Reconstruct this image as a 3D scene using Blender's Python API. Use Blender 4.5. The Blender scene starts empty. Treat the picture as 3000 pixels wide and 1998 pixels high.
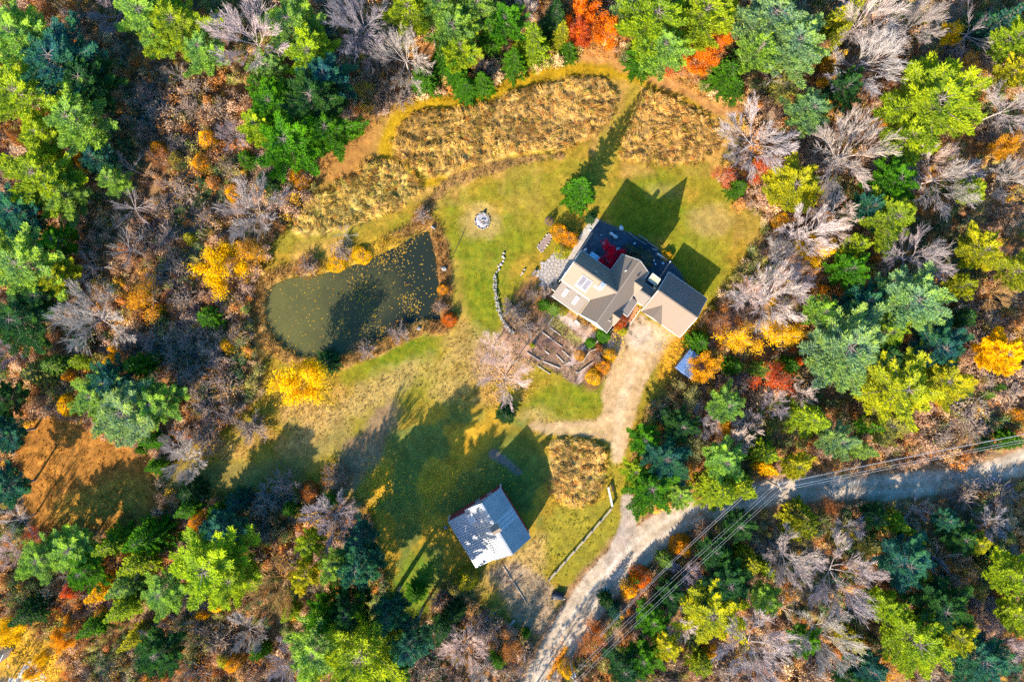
import bpy, math, random
import numpy as np
from mathutils import Vector, Matrix

# ------------------------------------------------------------------ camera, sky, sun, exposure
scene = bpy.context.scene
COL = scene.collection
H = 120.0                       # drone height
S = 3000.0 / 180.0              # photo pixels per metre on the ground

cam_d = bpy.data.cameras.new('camera')
cam_d.sensor_width = 36.0
cam_d.lens = 24.0
cam_d.clip_start = 1.0
cam_d.clip_end = 6000.0
cam = bpy.data.objects.new('camera', cam_d)
COL.objects.link(cam)
cam.location = (0, 0, H)
scene.camera = cam

SUN_EL = math.radians(28.2)
sun_dir = Vector((-0.54, -0.84, 0)).normalized() * math.cos(SUN_EL) + Vector((0, 0, math.sin(SUN_EL)))
sun_d = bpy.data.lights.new('sun', 'SUN')
sun_d.energy = 5.0
sun_d.angle = math.radians(0.5)
sun_d.color = (1.0, 0.91, 0.74)
sun = bpy.data.objects.new('sun', sun_d)
COL.objects.link(sun)
sun.location = sun_dir * 300
sun.rotation_euler = (-sun_dir).to_track_quat('-Z', 'Y').to_euler()

world = bpy.data.worlds.new('World')
scene.world = world
world.use_nodes = True
wn = world.node_tree
for n in list(wn.nodes):
    wn.nodes.remove(n)
w_out = wn.nodes.new('ShaderNodeOutputWorld')
w_bg = wn.nodes.new('ShaderNodeBackground')
w_sky = wn.nodes.new('ShaderNodeTexSky')
w_sky.sky_type = 'NISHITA'
w_sky.sun_disc = False
w_sky.sun_elevation = SUN_EL
w_sky.sun_rotation = math.atan2(sun_dir.x, sun_dir.y)
w_sky.ozone_density = 1.0
w_bg.inputs['Strength'].default_value = 0.15
w_hs = wn.nodes.new('ShaderNodeHueSaturation')
w_hs.inputs['Saturation'].default_value = 1.55
wn.links.new(w_sky.outputs[0], w_hs.inputs['Color'])
wn.links.new(w_hs.outputs[0], w_bg.inputs[0])
wn.links.new(w_bg.outputs[0], w_out.inputs[0])

scene.view_settings.view_transform = 'Standard'
scene.view_settings.look = 'None'
scene.view_settings.exposure = 1.45
scene.view_settings.gamma = 1.0
scene.view_settings.use_curve_mapping = False
scene.render.engine = 'CYCLES'
scene.cycles.max_bounces = 6
scene.cycles.diffuse_bounces = 3
scene.cycles.transmission_bounces = 3
scene.cycles.use_denoising = False

# ------------------------------------------------------------------ helpers
def W(px, py, z=0.0):
    """photo pixel (3000x1998) seen at height z -> world point"""
    k = (H - z) / H / S
    return np.array(((px - 1500.0) * k, (999.0 - py) * k, z))

def link(o, parent=None):
    COL.objects.link(o)
    if parent is not None:
        o.parent = parent
    return o

def tag(o, label=None, cat=None, group=None, kind=None):
    if label: o['label'] = label
    if cat: o['category'] = cat
    if group: o['group'] = group
    if kind: o['kind'] = kind
    return o

def thing(name, label, cat, loc=(0, 0, 0), rotz=0.0, group=None):
    o = bpy.data.objects.new(name, None)
    o.empty_display_size = 0.3
    link(o)
    o.location = Vector([float(v) for v in loc])
    o.rotation_euler = (0, 0, rotz)
    return tag(o, label, cat, group)

def np_mesh(name, V, F4=None, F3=None, mat=None, tint=None, col=None, attrs=None, smooth=False):
    """fast mesh from numpy arrays; F4 quads (n,4), F3 tris (n,3)"""
    me = bpy.data.meshes.new(name)
    V = np.asarray(V, np.float32)
    n4 = 0 if F4 is None else len(F4)
    n3 = 0 if F3 is None else len(F3)
    me.vertices.add(len(V))
    me.vertices.foreach_set('co', V.ravel())
    loops = []
    if n4: loops.append(np.asarray(F4, np.int32).ravel())
    if n3: loops.append(np.asarray(F3, np.int32).ravel())
    loops = np.concatenate(loops)
    me.loops.add(len(loops))
    me.loops.foreach_set('vertex_index', loops)
    me.polygons.add(n4 + n3)
    start = np.concatenate([np.arange(n4) * 4, n4 * 4 + np.arange(n3) * 3]).astype(np.int32)
    me.polygons.foreach_set('loop_start', start)
    if smooth:
        me.polygons.foreach_set('use_smooth', np.ones(n4 + n3, bool))
    me.update(calc_edges=True)
    if tint is not None:
        a = me.attributes.new('tint', 'FLOAT', 'POINT')
        a.data.foreach_set('value', np.asarray(tint, np.float32))
    for key, c in (attrs or {}).items():
        a = me.attributes.new(key, 'FLOAT_COLOR', 'POINT')
        c = np.asarray(c, np.float32)
        if c.shape[1] == 3:
            c = np.concatenate([c, np.ones((len(c), 1), np.float32)], 1)
        a.data.foreach_set('color', c.ravel())
    if mat: me.materials.append(mat)
    return me

def obj(name, me, parent=None):
    return link(bpy.data.objects.new(name, me), parent)

class MB:
    """collects solid pieces into one mesh"""
    def __init__(self):
        self.v, self.f = [], []
    def add(self, vs, fs):
        b = len(self.v)
        self.v += [tuple(float(c) for c in p) for p in vs]
        self.f += [tuple(b + i for i in f) for f in fs]
        return self
    def slab(self, pts, t, up=None):
        """polygon pts (3d), thickened by t downwards (or along -up)"""
        n = len(pts)
        d = Vector((0, 0, -t)) if up is None else -Vector(up) * t
        P = [Vector([float(c) for c in p]) for p in pts]
        # orient counter-clockwise seen from +z
        ar = sum(P[i].x * P[(i + 1) % n].y - P[(i + 1) % n].x * P[i].y for i in range(n))
        if ar < 0: P.reverse()
        vs = P + [p + d for p in P]
        fs = [tuple(range(n)), tuple(range(2 * n - 1, n - 1, -1))]
        for i in range(n):
            j = (i + 1) % n
            fs.append((i, n + i, n + j, j))
        return self.add(vs, fs)
    def prism(self, pts2, z0, z1):
        return self.slab([(p[0], p[1], z1) for p in pts2], z1 - z0)
    def box(self, c, sx, sy, sz, rz=0.0):
        """c = centre of the base"""
        co, si = math.cos(rz), math.sin(rz)
        q = [(c[0] + x * co - y * si, c[1] + x * si + y * co)
             for x, y in ((-sx/2, -sy/2), (sx/2, -sy/2), (sx/2, sy/2), (-sx/2, sy/2))]
        return self.prism(q, c[2], c[2] + sz)
    def beam(self, p, q, w, h):
        p, q = Vector([float(c) for c in p]), Vector([float(c) for c in q])
        d = (q - p).normalized()
        s = d.cross(Vector((0, 0, 1)))
        if s.length < 1e-4: s = Vector((1, 0, 0))
        s.normalize()
        u = s.cross(d).normalized()
        vs = []
        for e in (p, q):
            vs += [e - s*w/2 - u*h/2, e + s*w/2 - u*h/2, e + s*w/2 + u*h/2, e - s*w/2 + u*h/2]
        return self.add(vs, [(0,1,2,3), (7,6,5,4), (0,4,5,1), (1,5,6,2), (2,6,7,3), (3,7,4,0)])
    def tube(self, pts, rads, n=6, cap=True):
        P = [Vector([float(c) for c in p]) for p in pts]
        vs, fs = [], []
        for i, p in enumerate(P):
            d = (P[min(i+1, len(P)-1)] - P[max(i-1, 0)]).normalized()
            s = d.cross(Vector((0.13, 0.31, 0.94)))
            if s.length < 1e-3: s = d.cross(Vector((1, 0, 0)))
            s.normalize(); u = d.cross(s)
            for k in range(n):
                a = 2 * math.pi * k / n
                vs.append(p + (s * math.cos(a) + u * math.sin(a)) * rads[i])
        for i in range(len(P) - 1):
            for k in range(n):
                k2 = (k + 1) % n
                fs.append((i*n + k, i*n + k2, (i+1)*n + k2, (i+1)*n + k))
        if cap:
            fs.append(tuple(range(n - 1, -1, -1)))
            fs.append(tuple((len(P)-1)*n + k for k in range(n)))
        return self.add(vs, fs)
    def lump(self, c, sx, sy, sz, seed=0, rough=0.22, rz=0.0, flat=0.0):
        """an uneven stone: distorted icosphere-like ball"""
        rn = random.Random(seed)
        rows, n = 4, 7
        vs = [(0, 0, -1)]
        for r in range(1, rows):
            th = math.pi * r / rows
            for k in range(n):
                a = 2 * math.pi * (k + 0.5 * (r % 2)) / n
                vs.append((math.sin(th)*math.cos(a), math.sin(th)*math.sin(a), -math.cos(th)))
        vs.append((0, 0, 1))
        co, si = math.cos(rz), math.sin(rz)
        out = []
        for x, y, z in vs:
            m = 1 + rn.uniform(-rough, rough)
            z = min(z, 1 - flat)
            x, y, z = x*sx*m/2, y*sy*m/2, z*sz*m/2
            out.append((c[0] + x*co - y*si, c[1] + x*si + y*co, c[2] + z))
        fs = []
        for k in range(n):
            k2 = (k + 1) % n
            fs.append((0, 1 + k2, 1 + k))
            for r in range(rows - 2):
                a, b = 1 + r*n, 1 + (r+1)*n
                fs.append((a + k, a + k2, b + k2, b + k))
            fs.append((1 + (rows-2)*n + k, 1 + (rows-2)*n + k2, len(vs) - 1))
        return self.add(out, fs)
    def build(self, name, mat, parent=None, smooth=False):
        me = bpy.data.meshes.new(name)
        me.from_pydata(self.v, [], self.f)
        me.update()
        if smooth:
            me.polygons.foreach_set('use_smooth', np.ones(len(me.polygons), bool))
        if mat: me.materials.append(mat)
        return obj(name, me, parent)

# ------------------------------------------------------------------ noise
def vnoise(X, Y, scale, seed):
    rng = np.random.RandomState(seed)
    N = 128
    T = rng.rand(N, N).astype(np.float32)
    x, y = X / scale + seed * 3.7, Y / scale + seed * 1.9
    xi, yi = np.floor(x).astype(int), np.floor(y).astype(int)
    fx, fy = x - xi, y - yi
    fx, fy = fx*fx*(3 - 2*fx), fy*fy*(3 - 2*fy)
    x0, x1, y0, y1 = xi % N, (xi + 1) % N, yi % N, (yi + 1) % N
    return (T[x0, y0]*(1-fx)*(1-fy) + T[x1, y0]*fx*(1-fy) + T[x0, y1]*(1-fx)*fy + T[x1, y1]*fx*fy)

def fbm(X, Y, scale, seed, octs=4, gain=0.5):
    a, s, t = 0.0, 1.0, 0.0
    for o in range(octs):
        a = a + s * vnoise(X, Y, scale / 2**o, seed + 11*o)
        t += s; s *= gain
    return a / t

def sstep(a, b, x):
    t = np.clip((x - a) / (b - a), 0, 1)
    return t*t*(3 - 2*t)

def poly_sd(X, Y, poly):
    """signed distance (positive inside), all in metres"""
    P = np.asarray(poly, float)
    d = np.full(X.shape, 1e9)
    ins = np.zeros(X.shape, bool)
    for i in range(len(P)):
        x0, y0 = P[i]; x1, y1 = P[(i+1) % len(P)]
        ex, ey = x1-x0, y1-y0
        t = np.clip(((X-x0)*ex + (Y-y0)*ey) / (ex*ex + ey*ey + 1e-12), 0, 1)
        d = np.minimum(d, (X-x0-t*ex)**2 + (Y-y0-t*ey)**2)
        c = ((y0 > Y) != (y1 > Y)) & (X < ex * (Y-y0) / (ey if abs(ey) > 1e-9 else 1e-9) + x0)
        ins ^= c
    d = np.sqrt(d)
    return np.where(ins, d, -d)

def line_sd(X, Y, pts, widths):
    """positive inside a band round a polyline, widths full width in metres per point"""
    P = np.asarray(pts, float); Wd = np.asarray(widths, float) * 0.5
    best = np.full(X.shape, -1e9)
    for i in range(len(P) - 1):
        x0, y0 = P[i]; x1, y1 = P[i+1]
        ex, ey = x1-x0, y1-y0
        t = np.clip(((X-x0)*ex + (Y-y0)*ey) / (ex*ex + ey*ey + 1e-12), 0, 1)
        d = np.sqrt((X-x0-t*ex)**2 + (Y-y0-t*ey)**2)
        best = np.maximum(best, Wd[i]*(1-t) + Wd[i+1]*t - d)
    return best

def pxy(pts):
    return [tuple(W(x, y)[:2]) for x, y in pts]

def smooth_closed(pts, it=2):
    P = np.asarray(pts, float)
    for _ in range(it):
        Q = np.roll(P, -1, 0)
        P = np.stack([0.75*P + 0.25*Q, 0.25*P + 0.75*Q], 1).reshape(-1, 2)
    return P

def smooth_open(pts, it=2):
    P = np.asarray(pts, float)
    for _ in range(it):
        A, B = P[:-1], P[1:]
        M = np.stack([0.75*A + 0.25*B, 0.25*A + 0.75*B], 1).reshape(-1, P.shape[1])
        P = np.concatenate([P[:1], M[1:-1], P[-1:]])
    return P

# ------------------------------------------------------------------ materials
def new_mat(name):
    m = bpy.data.materials.new(name)
    m.use_nodes = True
    nt = m.node_tree
    for n in list(nt.nodes): nt.nodes.remove(n)
    out = nt.nodes.new('ShaderNodeOutputMaterial')
    return m, nt, out

def nd(nt, t, **kw):
    n = nt.nodes.new(t)
    for k, v in kw.items():
        if k in n.inputs: n.inputs[k].default_value = v
        else: setattr(n, k, v)
    return n

def math_n(nt, op, a, b=None):
    n = nt.nodes.new('ShaderNodeMath'); n.operation = op
    for i, v in enumerate((a, b)):
        if v is None: continue
        if hasattr(v, 'links'): nt.links.new(v, n.inputs[i])
        else: n.inputs[i].default_value = v
    return n.outputs[0]

def mix_n(nt, blend, f, a, b):
    n = nt.nodes.new('ShaderNodeMix'); n.data_type = 'RGBA'; n.blend_type = blend
    for s, v in ((n.inputs[0], f), (n.inputs[6], a), (n.inputs[7], b)):
        if hasattr(v, 'links'): nt.links.new(v, s)
        elif isinstance(v, (int, float)): s.default_value = v
        else: s.default_value = (*v, 1.0)
    return n.outputs[2]

def surf_mat(name, c1, c2, scale=3.0, detail=6, rough=0.85, metal=0.0, bump=0.25, bdist=0.05, spec=0.3, c3=None, s3=0.4, stretch=None):
    """two-tone noisy surface in object space"""
    m, nt, out = new_mat(name)
    tc = nd(nt, 'ShaderNodeTexCoord')
    vec = tc.outputs['Object']
    if stretch:
        mp = nd(nt, 'ShaderNodeMapping'); mp.inputs['Scale'].default_value = stretch[:3]
        if len(stretch) > 3: mp.inputs['Rotation'].default_value = (0, 0, stretch[3])
        nt.links.new(vec, mp.inputs[0]); vec = mp.outputs[0]
    no = nd(nt, 'ShaderNodeTexNoise', Scale=scale, Detail=detail, Roughness=0.65)
    nt.links.new(vec, no.inputs['Vector'])
    ra = nd(nt, 'ShaderNodeValToRGB')
    ra.color_ramp.elements[0].position = 0.32; ra.color_ramp.elements[0].color = (*c1, 1)
    ra.color_ramp.elements[1].position = 0.68; ra.color_ramp.elements[1].color = (*c2, 1)
    nt.links.new(no.outputs[0], ra.inputs[0])
    colr = ra.outputs[0]
    if c3:
        n3 = nd(nt, 'ShaderNodeTexNoise', Scale=s3, Detail=4)
        nt.links.new(tc.outputs['Object'], n3.inputs['Vector'])
        f = math_n(nt, 'MULTIPLY', math_n(nt, 'SUBTRACT', n3.outputs[0], 0.45), 4.0)
        f2 = nd(nt, 'ShaderNodeClamp'); nt.links.new(f, f2.inputs[0])
        colr = mix_n(nt, 'MIX', f2.outputs[0], colr, c3)
    bs = nd(nt, 'ShaderNodeBsdfPrincipled', Roughness=rough, Metallic=metal)
    bs.inputs['Specular IOR Level'].default_value = spec
    nt.links.new(colr, bs.inputs['Base Color'])
    if bump:
        bu = nd(nt, 'ShaderNodeBump', Strength=bump, Distance=bdist)
        nt.links.new(no.outputs[0], bu.inputs['Height'])
        nt.links.new(bu.outputs[0], bs.inputs['Normal'])
    nt.links.new(bs.outputs[0], out.inputs[0])
    return m

def foliage_mat(name, use_col=False, trans=0.42):
    m, nt, out = new_mat(name)
    at = nd(nt, 'ShaderNodeAttribute', attribute_name='tint')
    if use_col:
        ac = nd(nt, 'ShaderNodeAttribute', attribute_name='Col')
        base = ac.outputs['Color']
    else:
        oi = nd(nt, 'ShaderNodeObjectInfo')
        base = oi.outputs['Color']
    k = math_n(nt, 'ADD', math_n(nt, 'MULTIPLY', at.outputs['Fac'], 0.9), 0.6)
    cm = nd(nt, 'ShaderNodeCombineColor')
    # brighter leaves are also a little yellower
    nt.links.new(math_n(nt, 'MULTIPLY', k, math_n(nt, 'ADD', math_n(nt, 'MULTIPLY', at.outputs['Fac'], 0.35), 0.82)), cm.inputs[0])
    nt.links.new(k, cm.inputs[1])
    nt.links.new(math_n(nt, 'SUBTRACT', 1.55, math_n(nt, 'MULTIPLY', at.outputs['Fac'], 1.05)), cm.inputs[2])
    c = mix_n(nt, 'MULTIPLY', 1.0, base, cm.outputs[0])
    d = nd(nt, 'ShaderNodeBsdfDiffuse'); nt.links.new(c, d.inputs[0])
    t = nd(nt, 'ShaderNodeBsdfTranslucent'); nt.links.new(c, t.inputs[0])
    mx = nd(nt, 'ShaderNodeMixShader'); mx.inputs[0].default_value = trans
    nt.links.new(d.outputs[0], mx.inputs[1]); nt.links.new(t.outputs[0], mx.inputs[2])
    nt.links.new(mx.outputs[0], out.inputs[0])
    return m

def wood_mat(name):
    m, nt, out = new_mat(name)
    oi = nd(nt, 'ShaderNodeObjectInfo')
    tc = nd(nt, 'ShaderNodeTexCoord')
    no = nd(nt, 'ShaderNodeTexNoise', Scale=2.5, Detail=4)
    nt.links.new(tc.outputs['Object'], no.inputs['Vector'])
    k = math_n(nt, 'ADD', math_n(nt, 'MULTIPLY', no.outputs[0], 0.9), 0.55)
    cm = nd(nt, 'ShaderNodeCombineColor')
    for i in range(3): nt.links.new(k, cm.inputs[i])
    c = mix_n(nt, 'MULTIPLY', 1.0, oi.outputs['Color'], cm.outputs[0])
    d = nd(nt, 'ShaderNodeBsdfDiffuse'); nt.links.new(c, d.inputs[0])
    nt.links.new(d.outputs[0], out.inputs[0])
    return m

M = {}
M['leaf'] = foliage_mat('leaf')
M['scrub'] = foliage_mat('scrub', use_col=True, trans=0.25)
M['wood'] = wood_mat('wood')
# ------------------------------------------------------------------ ground: one grid, cut into the regions of the place
GX, GY, GS = 112.0, 82.0, 0.32
nx, ny = int(2*GX/GS) + 1, int(2*GY/GS) + 1
xs, ys = np.linspace(-GX, GX, nx), np.linspace(-GY, GY, ny)
X, Y = np.meshgrid(xs, ys, indexing='ij')
X, Y = X.astype(np.float32), Y.astype(np.float32)

n_big = fbm(X, Y, 9.0, 3)
n_mid = fbm(X, Y, 3.0, 7)
n_fin = fbm(X, Y, 1.1, 12)
edge = (n_mid - 0.5) * 2.0
edge_f = (n_fin - 0.5) * 2.0

ONE = np.ones(X.shape + (1,), np.float32)
def c3(c): return np.array(c, np.float32)

# forest floor: brown litter with rust, tan and dark patches
A = ONE * c3((0.16, 0.088, 0.042))
B = ONE * c3((0.40, 0.225, 0.095))
pa = sstep(0.50, 0.62, fbm(X, Y, 14.0, 21))[..., None]
B = B*(1-pa) + c3((0.44, 0.18, 0.05))*pa
pb = sstep(0.52, 0.62, fbm(X, Y, 11.0, 33))[..., None]
A = A*(1-pb) + c3((0.17, 0.11, 0.075))*pb; B = B*(1-pb) + c3((0.36, 0.26, 0.17))*pb
Z = (n_mid - 0.5) * 0.5 + (n_fin - 0.5) * 0.22
REG = np.zeros(X.shape, np.int8)
REG_NAMES = ['forest_floor', 'lawn', 'meadow', 'leafy_path', 'pond_bank', 'garden_soil', 'gravel_yard', 'driveway', 'gravel_road', 'rust_field']

def paint(sd, ca, cb, soft=0.5, amp=0.7, reg=None, z=None, strength=1.0, fine=0.3):
    """blend a ground kind in where sd (metres inside) is positive"""
    global A, B, Z
    w = (sstep(-soft, soft, sd + edge*amp + edge_f*fine) * strength)[..., None].astype(np.float32)
    if ca is not None: A = A*(1-w) + c3(ca)*w
    if cb is not None: B = B*(1-w) + c3(cb)*w
    if z is not None: Z = Z*(1-w[..., 0]) + z*w[..., 0]
    if reg is not None:
        REG[w[..., 0] > 0.5] = REG_NAMES.index(reg)
    return w[..., 0]

def blob(px, py, rx, ry, rot=0.0):
    cx, cy = W(px, py)[:2]
    c, s = math.cos(rot), math.sin(rot)
    dx, dy = X - cx, Y - cy
    u, v = (dx*c + dy*s) / (rx/S), (-dx*s + dy*c) / (ry/S)
    return (1 - np.sqrt(u*u + v*v)) * min(rx, ry) / S

P_CLEAR = [(940,520),(990,440),(1060,395),(1110,345),(1160,305),(1250,278),(1370,290),(1450,250),(1540,205),(1640,190),(1720,128),(1790,140),(1850,205),(1990,215),(2090,305),(2195,310),(2150,400),(2120,480),(2140,590),(2235,640),(2235,690),(2150,800),(2080,900),(2040,960),(2000,1040),(1950,1140),(1890,1200),(1860,1290),(1850,1420),(1870,1490),(1960,1500),(1900,1600),(1780,1740),(1640,1880),(1560,1880),(1450,1780),(1340,1720),(1270,1760),(1190,1840),(1140,1760),(1110,1620),(1085,1480),(980,1440),(900,1455),(760,1450),(640,1450),(500,1440),(475,1360),(570,1300),(690,1230),(770,1160),(780,1100),(750,990),(740,870),(770,780),(820,690),(880,600)]
P_FIELD = [(40,1330),(90,1210),(200,1220),(330,1300),(400,1300),(445,1340),(480,1400),(450,1500),(390,1570),(250,1545),(120,1570),(60,1480)]
P_POND = [(1225,676),(1256,672),(1262,676),(1275,715),(1288,800),(1292,880),(1296,938),(1288,948),(1250,934),(1190,960),(1100,1005),(1010,1040),(960,1050),(880,1050),(815,1010),(780,965),(770,890),(785,835),(840,808),(950,798),(1060,762),(1150,722)]
clear = poly_sd(X, Y, smooth_closed(pxy(P_CLEAR)))
field = poly_sd(X, Y, smooth_closed(pxy(P_FIELD)))
pond = poly_sd(X, Y, smooth_closed(pxy(P_POND), 1))

z_lawn = (n_fin - 0.5) * 0.10 + (vnoise(X, Y, 0.45, 5) - 0.5) * 0.07
STRAW, STRAW2 = (0.44, 0.255, 0.028), (0.23, 0.165, 0.014)
# brushy brown rim just inside and outside the clearing
paint(clear + 2.2, (0.21, 0.115, 0.045), (0.40, 0.235, 0.08), 0.9, 1.6, z=Z*0.8)
paint(clear, STRAW, STRAW2, 0.5, 1.0, 'lawn', z_lawn)
ot = sstep(.50, .60, fbm(X, Y, 6.5, 161))
paint(clear, (0.54, 0.295, 0.075), (0.38, 0.215, 0.040), 0.6, 1.0, strength=ot*.85)
og = sstep(.52, .62, fbm(X, Y, 5.0, 171))
paint(clear, (0.17, 0.185, 0.012), (0.30, 0.225, 0.016), 0.6, 1.0, strength=og*.6)
# rust field at the lower left
paint(field, (0.50, 0.215, 0.035), (0.30, 0.115, 0.022), 0.6, 1.0, 'rust_field', (n_fin-0.5)*0.4)
paint(blob(300,1470,150,60,0.4), (0.55, 0.29, 0.035), (0.38, 0.17, 0.03), 1.0, 1.2)

# greener parts of the lawn
GREEN_A, GREEN_B = (0.105, 0.165, 0.006), (0.24, 0.215, 0.010)
for px, py, rx, ry, rot, k in [
    (1420,790,75,130,0.1,.85),(1425,930,50,150,0.15,.9),(1350,700,60,60,0,.6),(1480,690,70,70,0,.7),(1545,700,60,50,.5,.6),(1430,570,120,28,.35,.55),(1330,640,50,60,.4,.55),
    (1180,1040,110,55,.35,1),(1060,1090,60,30,.3,.7),(1210,1130,60,40,.3,.5),(1240,1030,70,40,0,.5),(1650,1180,110,60,.2,.85),(1540,1190,70,35,0,.5),(1740,1150,50,60,0,.7),
    (1900,600,110,90,.5,.9),(2040,770,75,95,.5,.8),(2080,850,50,40,0,.5),(2190,640,50,50,0,.4),(2010,640,80,30,.4,.4),(1330,820,30,80,0,.5),(1500,860,40,50,0,.5),(2120,560,60,40,.3,.35),(1910,470,60,30,.2,.3)]:
    paint(blob(px, py, rx, ry, rot), GREEN_A, GREEN_B, 1.4, 1.3, strength=k, fine=0.8)
# olive-gold parts
for px, py, rx, ry, rot, k in [(1150,1190,200,90,.45,.7),(980,1350,140,60,.5,.6),(1700,560,90,60,.3,.5),(1270,590,90,30,.6,.6),(900,690,140,28,.25,.9),(1000,670,120,25,.2,.8),(1700,1560,120,110,.6,.9),(1640,1640,70,60,.6,.6),(1800,1400,35,110,.0,.7),(2080,720,70,50,0,.4),(1940,1120,40,120,-.3,.6)]:
    paint(blob(px, py, rx, ry, rot), (0.34, 0.265, 0.02), (0.23, 0.20, 0.025), 1.2, 1.2, strength=k, fine=0.6)
# pale worn straw
for px, py, rx, ry, rot, k in [(1100,1150,190,45,.5,.7),(940,1270,110,60,.6,.6),(1350,1000,60,40,.4,.5),(1410,650,60,55,0,.7),(2090,640,60,45,0,.6),(1500,1640,110,70,.6,.8),(1560,1230,60,30,0,.7),(1340,1090,110,60,.7,.4),(880,1230,60,60,.6,.4),(1960,560,40,20,0,.4),(1320,1150,80,40,.7,.3)]:
    paint(blob(px, py, rx, ry, rot), (0.55, 0.37, 0.13), (0.43, 0.26, 0.08), 1.2, 1.2, strength=k, fine=0.6)
# lawn of the barn: mown green with gold sunlight streaks painted into its colour
P_BARN = [(1075,1330),(1150,1250),(1240,1180),(1400,1185),(1520,1215),(1580,1260),(1600,1340),(1620,1440),(1560,1600),(1380,1680),(1260,1760),(1180,1830),(1140,1760),(1110,1620),(1085,1480)]
barnlawn = poly_sd(X, Y, smooth_closed(pxy(P_BARN)))
paint(barnlawn, (0.14, 0.165, 0.03), (0.22, 0.20, 0.035), 1.2, 1.4)
lp = sstep(0.47, 0.60, fbm(X, Y, 5.0, 44))
paint(barnlawn, (0.62, 0.33, 0.02), (0.40, 0.23, 0.025), 2.0, 1.0, strength=lp*0.8)
paint(blob(1380,1310,240,35,.85), (0.62, 0.33, 0.02), (0.5, 0.26, 0.02), 1.5, 1.5, strength=0.8)
paint(blob(1110,1420,28,90,-.45), (0.62, 0.33, 0.02), (0.5, 0.26, 0.02), 1.0, 1.0, strength=0.9)
paint(blob(1200,1730,60,120,-.3), (0.10, 0.20, 0.015), (0.22, 0.22, 0.02), 1.0, 1.2)
paint(blob(1520,1340,60,90,.5), (0.08, 0.145, 0.02), (0.15, 0.17, 0.03), 1.2, 1.0, strength=.8)
paint(line_sd(X, Y, pxy([(1448,1332),(1490,1357),(1520,1384)]), [1.6,1.4,1.2]), (0.27, 0.20, 0.15), (0.20, 0.15, 0.11), 0.25, 0.15)
# shaded lane at lower left
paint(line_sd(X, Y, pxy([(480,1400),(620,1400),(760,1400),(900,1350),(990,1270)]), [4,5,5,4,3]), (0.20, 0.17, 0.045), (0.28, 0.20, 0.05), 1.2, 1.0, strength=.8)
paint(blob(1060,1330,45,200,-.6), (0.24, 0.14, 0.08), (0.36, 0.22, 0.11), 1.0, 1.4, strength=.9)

# tall-grass meadows with a matted, wavy surface
wx, wy = X + (n_fin-0.5)*3.2, Y + (n_mid-0.5)*3.2
ridge = 1 - np.abs(2*vnoise(wx, wy, 1.35, 61) - 1)
ridge2 = 1 - np.abs(2*vnoise(wx*1.3, wy*1.3, 0.9, 67) - 1)
z_mead = 0.10 + 0.42*ridge**1.5 + 0.24*ridge2*n_mid + 0.20*(n_mid-.3)
P_M = [[(1150,425),(1165,365),(1220,325),(1330,318),(1420,312),(1490,270),(1570,248),(1680,228),(1760,228),(1800,262),(1812,305),(1775,370),(1700,420),(1600,445),(1520,445),(1440,465),(1350,495),(1270,515),(1215,497),(1165,465)],
       [(1880,268),(1950,280),(2040,322),(2100,375),(2105,430),(2060,470),(1950,480),(1850,470),(1815,450),(1845,380)],
       [(850,660),(890,600),(1000,525),(1080,472),(1130,465),(1190,492),(1240,535),(1220,572),(1150,622),(1050,652),(960,682),(880,695)],
       [(1605,1290),(1640,1284),(1710,1290),(1765,1310),(1775,1390),(1745,1458),(1695,1490),(1645,1482),(1612,1430),(1618,1380)]]
P_M = [smooth_closed(pxy(p)) for p in P_M]
mead = np.max([poly_sd(X, Y, p) for p in P_M], 0)
paint(mead, (0.56, 0.365, 0.115), (0.36, 0.20, 0.05), 0.35, 0.6, 'meadow', z_mead, fine=0.45)
paint(np.minimum(mead, blob(1950,380,240,140)), (0.52, 0.30, 0.09), (0.36, 0.185, 0.045), 1.5, 1.2, strength=.8)
paint(np.minimum(mead, blob(1000,600,240,140)), (0.50, 0.38, 0.10), (0.28, 0.21, 0.04), 1.5, 1.2, strength=.9)
paint(np.minimum(mead, blob(1290,410,150,140)), (0.46, 0.29, 0.07), (0.25, 0.135, 0.035), 2.5, 2.0, strength=.7)
# mown rings round them
OL_A, OL_B = (0.50, 0.29, 0.008), (0.34, 0.205, 0.010)
ringp = [(1130,560),(1128,470),(1130,410),(1165,345),(1225,302),(1330,298),(1415,292),(1490,248),(1600,218),(1700,200),(1800,200),(1890,235),(2000,265),(2085,325)]
paint(np.minimum(line_sd(X, Y, smooth_open(pxy(ringp)), np.full(len(smooth_open(pxy(ringp))), 2.5)), -mead + 0.2), OL_A, OL_B, 0.5, 0.4, 'lawn', z_lawn)
paint(np.minimum(line_sd(X, Y, pxy([(1140,470),(1200,505),(1250,540),(1300,530)]), [1.5]*4), -mead+.1), OL_A, OL_B, 0.4, 0.3)
paint(line_sd(X, Y, pxy([(1860,270),(1840,330),(1800,420),(1760,500)]), [2.5,2.5,3,4]), (0.40, 0.27, 0.03), STRAW2, 0.5, 0.4, 'lawn', z_lawn, strength=.9)
# brushy strip between meadow and lawn
strip = line_sd(X, Y, smooth_open(pxy([(1225,645),(1270,580),(1330,530),(1420,500),(1550,465),(1640,455)])), np.array([2.2]*6+[1.8]*6+[1.0]*6))
paint(strip, (0.42, 0.235, 0.07), (0.25, 0.13, 0.04), 0.5, 0.9, z=(n_fin-.35)*0.55, fine=.5)
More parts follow.
